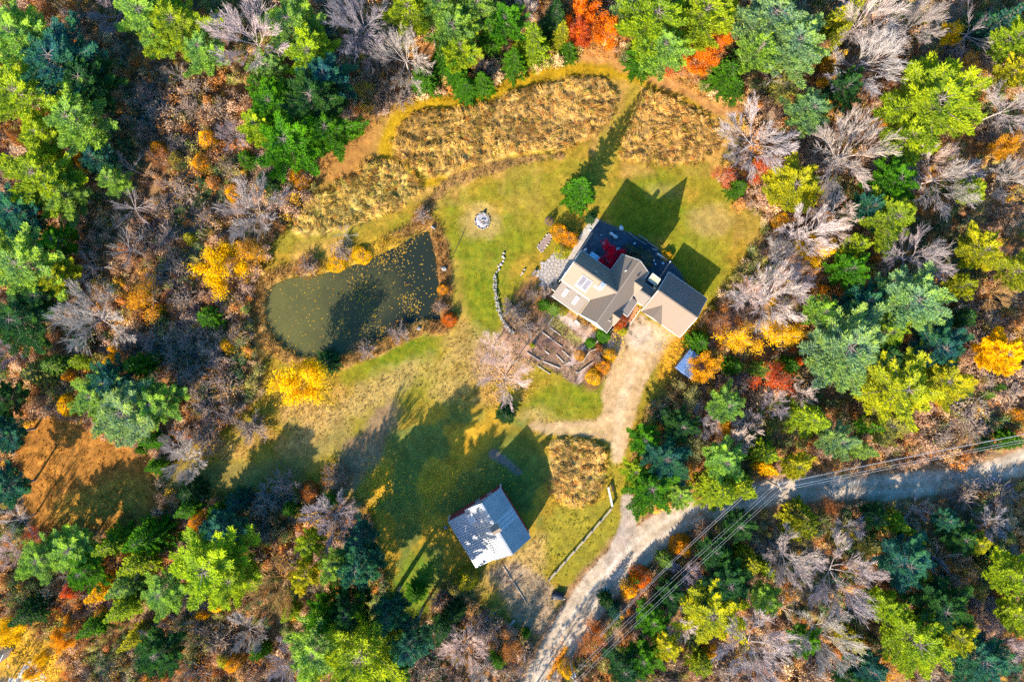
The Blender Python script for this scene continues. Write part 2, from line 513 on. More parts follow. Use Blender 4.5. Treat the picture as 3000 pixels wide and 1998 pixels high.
# orange leaf-strewn path, top right
P_OR = [(1700,150),(1740,125),(1790,140),(1850,210),(1990,220),(2085,305),(2195,308),(2190,335),(2110,350),(2040,305),(1960,262),(1850,225),(1780,180),(1690,185),(1600,200),(1560,205),(1640,185)]
paint(poly_sd(X, Y, smooth_closed(pxy(P_OR))), (0.52, 0.245, 0.075), (0.40, 0.20, 0.06), 0.6, 0.6, 'leafy_path', z_lawn)
paint(blob(1010,440,70,130,-.75), (0.47, 0.23, 0.055), (0.33, 0.15, 0.04), 1.0, 1.0, 'leafy_path', z_lawn)
paint(line_sd(X, Y, pxy([(2480,420),(2560,300),(2640,190),(2720,80),(2780,-20)]), [2.2,2.4,2.4,2.2,2.2]), (0.30, 0.095, 0.03), (0.20, 0.06, 0.02), 0.6, 0.6)
# pond rim: tall tan and orange sedge
bank = np.minimum(pond + 2.1, -pond + 0.4)
paint(bank, (0.50, 0.28, 0.075), (0.30, 0.15, 0.04), 0.5, 0.8, 'pond_bank', (n_fin-.3)*0.5)
paint(np.minimum(bank, blob(1305,840,60,170)), (0.36, 0.165, 0.045), (0.20, 0.09, 0.03), 0.8, 0.8, strength=.8)
paint(np.minimum(bank+.6, blob(1050,755,150,45,.3)), (0.62, 0.40, 0.02), (0.45, 0.24, 0.03), 0.8, 0.8, strength=.8)
# pond bed
wp = sstep(-0.3, 1.6, pond)
Z = Z*(1-wp) + (-1.3)*wp
pw = wp[..., None]; A = A*(1-pw) + c3((0.06,0.055,0.03))*pw; B = B*(1-pw) + c3((0.05,0.05,0.03))*pw
# garden
P_GARD = [(1470,930),(1530,860),(1590,850),(1640,900),(1760,985),(1800,975),(1870,925),(1900,960),(1850,1020),(1790,1030),(1730,1120),(1690,1130),(1640,1090),(1560,1060),(1500,1035),(1470,1000)]
g = poly_sd(X, Y, smooth_closed(pxy(P_GARD)))
paint(g, (0.38, 0.245, 0.17), (0.24, 0.135, 0.075), 0.4, 0.5, 'garden_soil', (n_fin-.5)*0.25)
for pts, w in [([(1632,925),(1680,955),(1735,985)],1.5),([(1725,960),(1715,1010),(1670,1060)],1.2),([(1785,1015),(1740,1060),(1700,1110)],1.1),([(1880,935),(1830,985),(1790,1010)],1.1)]:
    paint(line_sd(X, Y, pxy(pts), [w]*len(pts)), (0.56, 0.42, 0.37), (0.44, 0.31, 0.26), 0.25, 0.2)
paint(line_sd(X, Y, pxy([(1622,940),(1650,965),(1695,1000)]), [1.6,1.8,1.2]), (0.22, 0.22, 0.05), (0.34, 0.25, 0.09), 0.3, 0.5)
paint(blob(1615,1010,45,30,-.6), (0.22, 0.11, 0.08), (0.30, 0.18, 0.12), 0.5, 0.7)
paint(blob(1540,900,50,90,-.5), (0.30, 0.135, 0.05), (0.20, 0.10, 0.04), 0.7, 0.8)
paint(blob(1480,1050,90,80,.3), (0.50, 0.30, 0.20), (0.38, 0.20, 0.11), 1.2, 1.2, strength=.75)
paint(blob(1750,1085,30,60,-.5), (0.28, 0.125, 0.045), (0.19, 0.09, 0.04), 0.6, 0.6)
paint(blob(1590,850,35,45,-.5), (0.45, 0.22, 0.05), (0.30, 0.15, 0.04), 0.7, 0.7)
# grey gravel yard behind the house
P_YARD = [(1752,642),(1795,662),(1835,680),(1880,700),(1920,725),(1962,765),(1995,800),(2025,860),(1990,870),(1880,850),(1760,860),(1650,800),(1688,735),(1722,670)]
paint(poly_sd(X, Y, pxy(P_YARD)), (0.050, 0.072, 0.092), (0.085, 0.11, 0.135), 0.12, 0.06, 'gravel_yard', (n_fin-.5)*0.06, fine=.08)
# driveway
P_DRIVE = [(1872,925),(1960,968),(2002,990),(1975,1010),(1940,1055),(1890,1125),(1858,1215),(1842,1290),(1818,1345),(1801,1358),(1794,1300),(1772,1285),(1700,1272),(1605,1276),(1545,1250),(1570,1236),(1690,1236),(1762,1230),(1770,1150),(1778,1060),(1800,1000),(1835,955)]
paint(poly_sd(X, Y, smooth_closed(pxy(P_DRIVE), 1)), (0.57, 0.375, 0.195), (0.43, 0.265, 0.12), 0.45, 0.55, 'driveway', z_lawn*.5)
paint(blob(1885,985,60,40,-.6), (0.50, 0.42, 0.35), (0.42, 0.33, 0.25), 1.0, 1.0, strength=.7)
paint(line_sd(X, Y, pxy([(1765,1262),(1690,1258),(1600,1262)]), [.7,.6,.5]), (0.40, 0.30, 0.10), (0.5, 0.35, 0.15), 0.3, 0.5, strength=.6)
paint(line_sd(X, Y, smooth_open(pxy([(1925,985),(1865,1060),(1825,1150),(1812,1240),(1810,1340)])), np.full(14, 1.6)), (0.68, 0.49, 0.31), (0.56, 0.385, 0.215), 0.6, 0.6, strength=.7)
# gravel road
ROAD = np.array([(1520,2120,92),(1590,1990,92),(1640,1890,100),(1715,1775,108),(1800,1670,112),(1880,1590,100),(1960,1535,88),(2060,1500,78),(2160,1466,72),(2260,1440,72),(2360,1430,72),(2500,1428,74),(2640,1425,74),(2780,1412,72),(2890,1388,70),(3010,1350,72),(3200,1270,72)], float)
ROADs = smooth_open(ROAD, 2)
rd = line_sd(X, Y, [tuple(W(p[0], p[1])[:2]) for p in ROADs], ROADs[:,2]/S)
paint(rd + 0.9, (0.40, 0.235, 0.12), (0.28, 0.13, 0.05), 0.7, 0.8)
paint(rd, (0.54, 0.42, 0.30), (0.42, 0.31, 0.205), 0.3, 0.35, 'gravel_road', (n_fin-.5)*0.05)
spur = line_sd(X, Y, pxy([(1838,1465),(1842,1520),(1825,1590),(1800,1660)]), [2.6,2.6,3.2,4.0])
paint(spur, (0.50, 0.40, 0.32), (0.38, 0.28, 0.2), 0.3, 0.4, 'gravel_road', (n_fin-.5)*0.05)
dirt = poly_sd(X, Y, smooth_closed(pxy([(1430,1660),(1520,1630),(1600,1700),(1640,1760),(1600,1850),(1560,1870),(1500,1800),(1450,1720)])))
paint(dirt, (0.45, 0.32, 0.22), (0.33, 0.21, 0.12), 1.0, 1.0, strength=.8)
for k, off in ((-1, 0.9), (1, 0.9)):
    D = np.gradient(ROADs[:, :2], axis=0); D /= np.linalg.norm(D, axis=1)[:, None]
    T = ROADs[:, :2] + k * np.stack([-D[:,1], D[:,0]], 1) * off * S
    paint(line_sd(X, Y, [tuple(W(p[0], p[1])[:2]) for p in T], np.full(len(T), .7)), (0.64, 0.54, 0.42), (0.55, 0.44, 0.33), 0.3, 0.3, strength=.7)
paint(line_sd(X, Y, pxy([(1592,1985),(1640,1925),(1665,1880)]), [.2,.25,.2]), (0.4,.3,.2), (0.35,.25,.15), 0.3, 0.2, strength=.5)
paint(line_sd(X, Y, pxy([(1585,2010),(1625,1960),(1652,1905),(1672,1870)]), [.9,1.1,1.0,.6]), (0.60, 0.22, 0.015), (0.42, 0.16, 0.02), 0.3, 0.3, strength=.0)
paint(line_sd(X, Y, pxy([(1608,1985),(1640,1930),(1655,1900)]), [1.0,1.1,.9]), (0.62, 0.25, 0.015), (0.45, 0.17, 0.02), 0.3, 0.3)
# leaf litter by the garage
paint(blob(1975,1040,32,90,-.55), (0.58, 0.30, 0.02), (0.42, 0.19, 0.02), 0.8, 0.8)
paint(blob(2075,950,30,110,-.55), (0.50, 0.33, 0.02), (0.33, 0.22, 0.02), 0.8, 0.8, strength=.8)
paint(blob(60,1900,130,70,.3), (0.60, 0.35, 0.03), (0.46, 0.24, 0.05), 1.0, 1.0)
paint(blob(130,1980,90,60,.3), (0.60, 0.35, 0.03), (0.46, 0.24, 0.05), 1.0, 1.0)

grain = (0.80 + 0.40*vnoise(X, Y, 0.5, 91))*(0.70 + 0.60*fbm(X*1.6 + Y*.8, Y*1.0 - X*.5, 2.2, 97, 3))
A *= grain[..., None]*0.76; B *= grain[..., None]*0.76
REG_W = REG

def ground_mat():
    m, nt, out = new_mat('ground')
    a = nd(nt, 'ShaderNodeAttribute', attribute_name='ColA')
    b = nd(nt, 'ShaderNodeAttribute', attribute_name='ColB')
    tc = nd(nt, 'ShaderNodeTexCoord')
    n1 = nd(nt, 'ShaderNodeTexNoise', Scale=0.9, Detail=9, Roughness=0.72)
    n2 = nd(nt, 'ShaderNodeTexNoise', Scale=4.5, Detail=5, Roughness=0.75)
    n3 = nd(nt, 'ShaderNodeTexVoronoi', Scale=3.2)
    for n in (n1, n2, n3): nt.links.new(tc.outputs['Object'], n.inputs['Vector'])
    f = math_n(nt, 'MULTIPLY', math_n(nt, 'SUBTRACT', n1.outputs[0], 0.36), 3.6)
    cl = nd(nt, 'ShaderNodeClamp'); nt.links.new(f, cl.inputs[0])
    c = mix_n(nt, 'MIX', cl.outputs[0], a.outputs['Color'], b.outputs['Color'])
    k = math_n(nt, 'ADD', math_n(nt, 'MULTIPLY', n2.outputs[0], 1.5), 0.25)
    cm = nd(nt, 'ShaderNodeCombineColor')
    for i in range(3): nt.links.new(k, cm.inputs[i])
    c = mix_n(nt, 'MULTIPLY', 0.75, c, cm.outputs[0])
    d = nd(nt, 'ShaderNodeBsdfPrincipled', Roughness=0.95)
    d.inputs['Specular IOR Level'].default_value = 0.1
    nt.links.new(c, d.inputs['Base Color'])
    bu = nd(nt, 'ShaderNodeBump', Strength=0.55, Distance=0.12)
    nt.links.new(n2.outputs[0], bu.inputs['Height'])
    nt.links.new(bu.outputs[0], d.inputs['Normal'])
    nt.links.new(d.outputs[0], out.inputs[0])
    return m
M['ground'] = ground_mat()

IDX = np.arange(nx*ny).reshape(nx, ny)
quads = np.stack([IDX[:-1,:-1], IDX[1:,:-1], IDX[1:,1:], IDX[:-1,1:]], -1).reshape(-1, 4)
creg = REG[:-1,:-1].ravel()
VX = np.stack([X.ravel(), Y.ravel(), Z.ravel()], 1)
Af, Bf = A.reshape(-1, 3), B.reshape(-1, 3)
for r, nm in enumerate(REG_NAMES):
    q = quads[creg == r]
    if len(q) == 0: continue
    u, inv = np.unique(q, return_inverse=True)
    q = inv.reshape(-1, 4)
    V, ca, cb = VX[u], Af[u], Bf[u]
    if r == 0:          # forest floor runs on to the horizon
        ring = []
        FAR = 2500.0
        b = len(V)
        xo, yo = [-FAR, -GX, GX, FAR], [-FAR, -GY, GY, FAR]
        V = np.concatenate([V, np.array([(x, y, -0.05) for x in xo for y in yo])])
        ca = np.concatenate([ca, np.tile(c3((0.10,0.07,0.03)), (16,1))]); cb = np.concatenate([cb, np.tile(c3((0.2,0.12,0.05)), (16,1))])
        ex = [(b+i*4+j, b+(i+1)*4+j, b+(i+1)*4+j+1, b+i*4+j+1) for i in range(3) for j in range(3) if not (i == 1 and j == 1)]
        q = np.concatenate([q, np.array(ex)])
    o = obj(nm, np_mesh(nm, V, q, mat=M['ground'], attrs={'ColA': ca, 'ColB': cb}, smooth=True))
    tag(o, kind='structure')

def sample_reg(x, y):
    i = np.clip(((np.asarray(x) + GX) / GS).round().astype(int), 0, nx-1)
    j = np.clip(((np.asarray(y) + GY) / GS).round().astype(int), 0, ny-1)
    return i, j
def gz(x, y):
    i, j = sample_reg(x, y)
    return Z[i, j]

# pond water
def water_mat():
    m, nt, out = new_mat('pond_water')
    tc = nd(nt, 'ShaderNodeTexCoord')
    n1 = nd(nt, 'ShaderNodeTexNoise', Scale=0.11, Detail=3)
    n2 = nd(nt, 'ShaderNodeTexNoise', Scale=3.0, Detail=6, Roughness=0.7)
    mp = nd(nt, 'ShaderNodeMapping'); mp.inputs['Rotation'].default_value = (0, 0, 0.55); mp.inputs['Scale'].default_value = (0.35, 1.6, 1)
    nt.links.new(tc.outputs['Object'], n1.inputs['Vector'])
    nt.links.new(tc.outputs['Object'], mp.inputs[0]); nt.links.new(mp.outputs[0], n2.inputs['Vector'])
    sx = nd(nt, 'ShaderNodeSeparateXYZ'); nt.links.new(tc.outputs['Object'], sx.inputs[0])
    g = math_n(nt, 'MULTIPLY', math_n(nt, 'ADD', sx.outputs[0], 40.0), 1/24.0)   # olive in the west, darker to the east
    g = math_n(nt, 'ADD', g, math_n(nt, 'MULTIPLY', math_n(nt, 'SUBTRACT', n1.outputs[0], 0.5), 1.2))
    ra = nd(nt, 'ShaderNodeValToRGB')
    ra.color_ramp.elements[0].position = 0.0; ra.color_ramp.elements[0].color = (0.092, 0.086, 0.026, 1)
    ra.color_ramp.elements[1].position = 0.95; ra.color_ramp.elements[1].color = (0.016, 0.021, 0.014, 1)
    nt.links.new(g, ra.inputs[0])
    k = math_n(nt, 'ADD', math_n(nt, 'MULTIPLY', n2.outputs[0], 0.7), 0.65)
    cm = nd(nt, 'ShaderNodeCombineColor')
    for i in range(3): nt.links.new(k, cm.inputs[i])
    c = mix_n(nt, 'MULTIPLY', 1.0, ra.outputs[0], cm.outputs[0])
    d = nd(nt, 'ShaderNodeBsdfPrincipled', Roughness=0.12)
    d.inputs['Specular IOR Level'].default_value = 0.2
    nt.links.new(c, d.inputs['Base Color'])
    bu = nd(nt, 'ShaderNodeBump', Strength=0.06, Distance=0.05)
    nt.links.new(n2.outputs[0], bu.inputs['Height']); nt.links.new(bu.outputs[0], d.inputs['Normal'])
    nt.links.new(d.outputs[0], out.inputs[0])
    return m
M['water'] = water_mat()
WZ = -0.30
pp = smooth_closed(pxy(P_POND), 1); pc = pp.mean(0)
big = pc + (pp - pc) * 1.06
tag(MB().slab([(p[0], p[1], WZ) for p in big], 0.05).build('pond_water', M['water']), kind='structure')
# ------------------------------------------------------------------ building materials
M['shingle'] = surf_mat('shingle', (0.185, 0.135, 0.098), (0.230, 0.172, 0.128), scale=5.5, detail=4, rough=0.95, bump=0.35, bdist=0.03, c3=(0.20, 0.155, 0.125), s3=0.35)
M['old_shingle'] = surf_mat('old_shingle', (0.155, 0.125, 0.106), (0.205, 0.168, 0.142), scale=4.0, detail=4, rough=0.95, bump=0.35, bdist=0.03, c3=(0.18, 0.15, 0.13), s3=0.3)
M['siding'] = surf_mat('siding', (0.62, 0.55, 0.42), (0.70, 0.63, 0.50), scale=2.0, rough=0.8, bump=0.1)
M['trim'] = surf_mat('trim', (0.50, 0.475, 0.425), (0.58, 0.555, 0.50), scale=2.0, rough=0.6, bump=0.05)
M['white'] = surf_mat('white', (0.42, 0.415, 0.40), (0.50, 0.49, 0.475), scale=4.0, rough=0.5, bump=0.05)
M['glass'] = surf_mat('glass', (0.10, 0.098, 0.12), (0.17, 0.165, 0.20), scale=0.7, rough=0.12, bump=0.0, spec=0.7)
M['dark'] = surf_mat('dark', (0.02, 0.02, 0.022), (0.05, 0.05, 0.052), scale=3.0, rough=0.7, bump=0.05)
M['metal'] = surf_mat('metal', (0.55, 0.56, 0.58), (0.70, 0.71, 0.72), scale=3.0, rough=0.35, metal=0.6, bump=0.05)
M['brick'] = surf_mat('brick', (0.42, 0.155, 0.065), (0.52, 0.22, 0.10), scale=5.0, rough=0.9, bump=0.3)
M['barn_red'] = surf_mat('barn_red', (0.16, 0.022, 0.024), (0.23, 0.035, 0.032), scale=2.0, rough=0.85, bump=0.2, stretch=(3, 3, 0.6))
M['barn_roof'] = surf_mat('barn_roof', (0.265, 0.275, 0.29), (0.33, 0.335, 0.345), scale=0.8, detail=5, rough=0.42, bump=0.03, spec=0.5, c3=(0.245,0.26,0.275), s3=0.25)
M['clear_roof'] = surf_mat('clear_roof', (0.40, 0.42, 0.45), (0.46, 0.48, 0.51), scale=0.8, rough=0.3, bump=0.0, spec=0.5)
M['blue_roof'] = surf_mat('blue_roof', (0.12, 0.20, 0.36), (0.18, 0.28, 0.46), scale=1.2, rough=0.4, bump=0.05, spec=0.5)
M['timber'] = surf_mat('timber', (0.30, 0.24, 0.19), (0.46, 0.39, 0.33), scale=2.0, rough=0.9, bump=0.3)
M['dark_timber'] = surf_mat('dark_timber', (0.16, 0.12, 0.09), (0.27, 0.21, 0.17), scale=2.0, rough=0.9, bump=0.3)
M['stone'] = surf_mat('stone', (0.15, 0.135, 0.125), (0.33, 0.305, 0.28), scale=2.2, rough=0.9, bump=0.5, bdist=0.08)
M['pale_stone'] = surf_mat('pale_stone', (0.46, 0.47, 0.47), (0.66, 0.66, 0.65), scale=2.2, rough=0.9, bump=0.5, bdist=0.08)
M['flag'] = surf_mat('flag', (0.25, 0.22, 0.20), (0.40, 0.355, 0.32), scale=1.3, rough=0.9, bump=0.3, c3=(0.46, 0.36, 0.28), s3=0.6)
M['concrete'] = surf_mat('concrete', (0.40, 0.365, 0.345), (0.48, 0.45, 0.42), scale=1.0, rough=0.9, bump=0.15, c3=(0.56, 0.46, 0.34), s3=0.5)
M['walk'] = surf_mat('walk', (0.32, 0.265, 0.215), (0.42, 0.36, 0.295), scale=1.2, rough=0.9, bump=0.2)
M['ash'] = surf_mat('ash', (0.34, 0.30, 0.31), (0.58, 0.53, 0.53), scale=2.5, rough=0.95, bump=0.6, bdist=0.1, c3=(0.09, 0.08, 0.08), s3=1.4)
M['cover_blue'] = surf_mat('cover_blue', (0.50, 0.62, 0.74), (0.58, 0.70, 0.80), scale=1.5, rough=0.6, bump=0.05)
M['tan_roof'] = surf_mat('tan_roof', (0.50, 0.42, 0.24), (0.62, 0.54, 0.34), scale=0.9, rough=0.8, bump=0.1)
M['pole'] = surf_mat('pole', (0.20, 0.14, 0.10), (0.34, 0.26, 0.20), scale=2.0, rough=0.9, bump=0.3, stretch=(4, 4, 0.5))
M['wire'] = surf_mat('wire', (0.36, 0.355, 0.36), (0.44, 0.44, 0.44), scale=1.0, rough=0.5, bump=0.0)
M['tarp'] = surf_mat('tarp', (0.012, 0.016, 0.03), (0.03, 0.035, 0.05), scale=1.5, rough=0.5, bump=0.5, bdist=0.2)

# ------------------------------------------------------------------ house and garage share one bearing
TH = math.radians(55.0)
UA, UB = np.array((math.cos(TH), math.sin(TH))), np.array((math.sin(TH), -math.cos(TH)))
def AB(a, b, z=0.0):
    p = UA*a + UB*b
    return (p[0], p[1], z)

def ab_slab(mb, pts, t):
    return mb.slab([AB(*p) for p in pts], t)

def gable_roof(parent, a0, a1, b0, b1, ze, zr, along, mat='shingle', t=0.14, off=None, gable_trim=True):
    """two-sided roof; along='a' or 'b' is the ridge direction. Children: two roof slopes, ridge cap, fascia boards"""
    if along == 'a':
        m = (b0 + b1)/2 if off is None else off
        s1 = [(a0, b0, ze), (a1, b0, ze), (a1, m, zr), (a0, m, zr)]
        s2 = [(a0, m, zr), (a1, m, zr), (a1, b1, ze), (a0, b1, ze)]
        r = ((a0, m, zr), (a1, m, zr))
        eaves = [((a0, b0-.02, ze-.08), (a1, b0-.02, ze-.08)), ((a0, b1+.02, ze-.08), (a1, b1+.02, ze-.08))]
        rakes = [((a, b0, ze), (a, m, zr), (a, b1, ze)) for a in (a0-.03, a1+.03)]
    else:
        m = (a0 + a1)/2 if off is None else off
        s1 = [(a0, b0, ze), (m, b0, zr), (m, b1, zr), (a0, b1, ze)]
        s2 = [(m, b0, zr), (a1, b0, ze), (a1, b1, ze), (m, b1, zr)]
        r = ((m, b0, zr), (m, b1, zr))
        eaves = [((a0-.02, b0, ze-.08), (a0-.02, b1, ze-.08)), ((a1+.02, b0, ze-.08), (a1+.02, b1, ze-.08))]
        rakes = [((a0, b, ze), (m, b, zr), (a1, b, ze)) for b in (b0-.03, b1+.03)]
    for s in (s1, s2):
        ab_slab(MB(), s, t).build('roof_slope', M[mat], parent)
    cap = MB(); cap.beam(Vector(AB(*r[0])) + Vector((0, 0, .01)), Vector(AB(*r[1])) + Vector((0, 0, .01)), 0.24, 0.05)
    cap.build('ridge_cap', M[mat], parent)
    for e in eaves:
        MB().beam(AB(*e[0]), AB(*e[1]), 0.10, 0.16).build('fascia', M['trim'], parent)
    for p, q, s in rakes if gable_trim else ():
        mb = MB()
        mb.beam(Vector(AB(*p)) - Vector((0,0,.10)), Vector(AB(*q)) - Vector((0,0,.10)), 0.10, 0.16)
        mb.beam(Vector(AB(*q)) - Vector((0,0,.10)), Vector(AB(*s)) - Vector((0,0,.10)), 0.10, 0.16)
        mb.build('bargeboard', M['trim'], parent)

def gable_walls(parent, a0, a1, b0, b1, ze, zr, along, mat='siding', off=None, name='wall'):
    mb = MB()
    if along == 'a':
        m = (b0 + b1)/2 if off is None else off
        sec = [(b0, -0.1), (b1, -0.1), (b1, ze), (m, zr), (b0, ze)]
        vs = [AB(a0, b, z) for b, z in sec] + [AB(a1, b, z) for b, z in sec]
    else:
        m = (a0 + a1)/2 if off is None else off
        sec = [(a0, -0.1), (a1, -0.1), (a1, ze), (m, zr), (a0, ze)]
        vs = [AB(a, b0, z) for a, z in sec] + [AB(a, b1, z) for a, z in sec]
    n = 5
    fs = [tuple(range(n)), tuple(range(2*n-1, n-1, -1))] + [(i, n+i, n+(i+1) % n, (i+1) % n) for i in range(n)]
    mb.add(vs, fs)
    o = mb.build(name, M[mat], parent)
    me = o.data
    import bmesh
    bm = bmesh.new(); bm.from_mesh(me); bmesh.ops.recalc_face_normals(bm, faces=bm.faces); bm.to_mesh(me); bm.free()
    return o

def wall_window(parent, face, at, z, w=1.0, h=1.2):
    """face: ('a', value, +-1) or ('b', value, +-1)"""
    ax, v, sgn = face
    fr, pn = MB(), MB()
    def P(u, dep, zz):
        return AB(v + sgn*dep, u, zz) if ax == 'a' else AB(u, v + sgn*dep, zz)
    for u0, u1, z0, z1 in ((at-w/2-.1, at-w/2, z-.1, z+h+.1), (at+w/2, at+w/2+.1, z-.1, z+h+.1), (at-w/2, at+w/2, z+h, z+h+.1), (at-w/2, at+w/2, z-.1, z), (at-.03, at+.03, z, z+h)):
        c = [P(u0, 0.003, 0), P(u1, 0.003, 0), P(u1, .07, 0), P(u0, .07, 0)]
        fr.prism([(p[0], p[1]) for p in c], z0, z1)
    f = fr.build('window', M['trim'], parent)
    c = [P(at-w/2, 0.002, 0), P(at+w/2, 0.002, 0), P(at+w/2, .03, 0), P(at-w/2, .03, 0)]
    pn.prism([(p[0], p[1]) for p in c], z, z+h)
    pn.build('pane', M['glass'], f)

house = thing('house', 'large house with brown shingle roofs of crossing gables and cream walls, above the garden', 'house')
# main body
gable_roof(house, 10.2, 22.4, 6.75, 12.2, 6.0, 10.1, 'a', off=9.47)
gable_walls(house, 10.55, 22.05, 7.1, 11.85, 6.2, 9.75, 'a', off=9.47)
# west wing
gable_roof(house, 13.1, 19.1, 0.9, 9.3, 6.0, 10.06, 'b', off=16.1)
gable_walls(house, 13.5, 18.7, 1.25, 8.0, 6.2, 9.7, 'b', off=16.1)
# low roof on the sunny side
ab_slab(MB(), [(10.15, 1.15, 4.2), (13.05, 1.15, 5.75), (13.05, 6.6, 5.75), (10.15, 6.6, 4.2)], 0.14).build('lean_to_roof', M['old_shingle'], house)
MB().beam(AB(10.1, 1.15, 4.1), AB(10.1, 6.6, 4.1), .1, .16).build('fascia', M['trim'], house)
MB().beam(AB(13.0, 1.0, 5.9), AB(13.0, 6.7, 5.9), .18, .12).build('flashing', M['trim'], house)
mb = MB(); mb.prism([AB(10.5, 1.4)[:2], AB(13.5, 1.4)[:2], AB(13.5, 6.4)[:2], AB(10.5, 6.4)[:2]], -0.1, 4.25); mb.build('wall', M['siding'], house)
# cross gables on the east slope
for ac, b_in, hw, zp in ((19.55, 10.2, 1.55, 8.1), (13.25, 10.5, 1.5, 7.9)):
    for s in (-1, 1):
        ab_slab(MB(), [(ac, b_in, zp), (ac, 12.5, zp), (ac + s*hw, 12.5, 5.95), (ac + s*hw, b_in, 5.95)], 0.1).build('dormer_roof', M['shingle'], house)
    d = MB()
    vs = [AB(ac-hw+.15, 12.2, 5.7), AB(ac+hw-.15, 12.2, 5.7), AB(ac, 12.2, zp-.2), AB(ac-hw+.15, 11.4, 5.7), AB(ac+hw-.15, 11.4, 5.7), AB(ac, 11.4, zp-.2)]
    d.add(vs, [(0,1,2), (5,4,3), (0,3,4,1), (1,4,5,2), (2,5,3,0)]); d.build('dormer_wall', M['siding'], house)
    MB().beam(AB(ac-.1, b_in+.3, zp+.01), AB(ac-.1, 12.5, zp+.01), .12, .04).build('ridge_cap', M['shingle'], house)
# porch roof along the east wall and connector to the garage
ab_slab(MB(), [(14.75, 12.1, 4.4), (17.75, 12.1, 4.4), (17.75, 13.75, 3.3), (14.75, 13.75, 3.3)], 0.12).build('porch_roof', M['old_shingle'], house)
MB().beam(AB(14.75, 13.8, 3.25), AB(17.7, 13.8, 3.25), .1, .16).build('fascia', M['trim'], house)
MB().beam(AB(14.7, 12.2, 4.3), AB(14.7, 13.78, 3.27), .1, .16).build('bargeboard', M['trim'], house)
MB().box(AB(14.95, 13.5, 0.0), .18, .18, 3.25, TH).build('porch_post', M['trim'], house)
gable_roof(house, 17.75, 21.1, 12.0, 15.0, 3.35, 4.85, 'b', mat='old_shingle', gable_trim=False)
gable_walls(house, 18.1, 20.8, 11.8, 15.0, 3.4, 4.5, 'b')
# skylights
def roof_pt(a, b, which, lift):
    if which == 'wing':  z = 10.06 - (16.1 - a)*(4.06/3.0)
    else: z = 4.2 + (a-10.15)*(1.55/2.9)
    return Vector(AB(a, b, z + lift))
def skylight(nm, a0, a1, b0, b1, which, label=None, div=1, lift=.14):
    fr = MB(); P = roof_pt
    for (p, q) in (((a0,b0),(a1,b0)), ((a1,b0),(a1,b1)), ((a1,b1),(a0,b1)), ((a0,b1),(a0,b0))):
        fr.beam(P(*p, which, lift/2), P(*q, which, lift/2), .11, lift)
    if div == 2: fr.beam(P(a0, (b0+b1)/2, which, lift*.55), P(a1, (b0+b1)/2, which, lift*.55), .09, lift)
    f = fr.build(nm, M['white'], house)
    e = (b1-b0)/div
    for i in range(div):
        MB().slab([P(a0+.05, b0+i*e+.05, which, lift*.8), P(a1-.05, b0+i*e+.05, which, lift*.8), P(a1-.05, b0+(i+1)*e-.05, which, lift*.8), P(a0+.05, b0+(i+1)*e-.05, which, lift*.8)], .03).build('pane', M['glass'], f)
skylight('skylight', 13.75, 15.35, 3.3, 5.25, 'wing', div=2, lift=.22)
MB().beam(roof_pt(13.6, 3.2, 'wing', .18), roof_pt(13.6, 5.4, 'wing', .18), .3, .22).build('skylight_sill', M['white'], house)
skylight('skylight', 11.1, 12.45, 2.45, 2.95, 'lean', lift=.16)
skylight('skylight', 11.05, 12.45, 4.6, 5.1, 'lean', lift=.16)
# chimney, vents
ch = MB().box(AB(15.6, 6.75, 8.9), .95, .8, 2.0, TH).build('chimney', M['white'], house)
MB().box(AB(15.6, 6.75, 10.9), .7, .6, .25, TH).build('chimney_cap', M['metal'], ch)
MB().box(AB(15.05, 6.4, 8.6), .35, 1.4, .28, TH).build('chimney_flashing', M['trim'], house)
for a, b, z, r, h in ((16.95, 4.75, 8.85, .13, .75), (17.4, 5.95, 8.2, .08, .5), (19.9, 8.6, 8.7, .11, 1.1)):
    MB().tube([AB(a, b, z-.2), AB(a, b, z+h)], [r, r], 8).build('vent_pipe', M['white'], house)
mb = MB(); mb.tube([AB(20.6, 10.75, 7.6), AB(20.6, 10.75, 8.5)], [.2, .2], 8); mb.build('roof_vent', M['dark'], house)
MB().box(AB(11.9, 11.0, 7.6), .05, .9, .25, TH).build('snow_guard', M['trim'], house)
for at in (8.2, 10.6): wall_window(house, ('a', 10.55, -1), at, 3.6); wall_window(house, ('a', 10.55, -1), at, .9)
for at in (2.6, 4.6): wall_window(house, ('a', 10.5, -1), at, 1.0, 1.3, 1.3)
for at in (14.5, 17.5): wall_window(house, ('b', 1.25, -1), at, 3.6); wall_window(house, ('b', 1.25, -1), at, .9)
for at in (8.4, 10.6): wall_window(house, ('a', 22.05, 1), at, 3.6)
# small bay with a dark roof on the west wall, white downpipes
ab_slab(MB(), [(11.2, .25, 2.7), (12.6, .25, 2.7), (12.6, 1.4, 3.2), (11.2, 1.4, 3.2)], .1).build('bay_roof', M['dark'], house)
mb = MB(); mb.prism([AB(11.3, .4)[:2], AB(12.5, .4)[:2], AB(12.5, 1.4)[:2], AB(11.3, 1.4)[:2]], -.05, 2.72); mb.build('bay_wall', M['siding'], house)
for a, b in ((13.05, .8), (10.3, 6.7), (14.7, .82)):
    MB().tube([AB(a, b, 0), AB(a, b, 5.0)], [.07, .07], 6).build('downpipe', M['trim'], house)
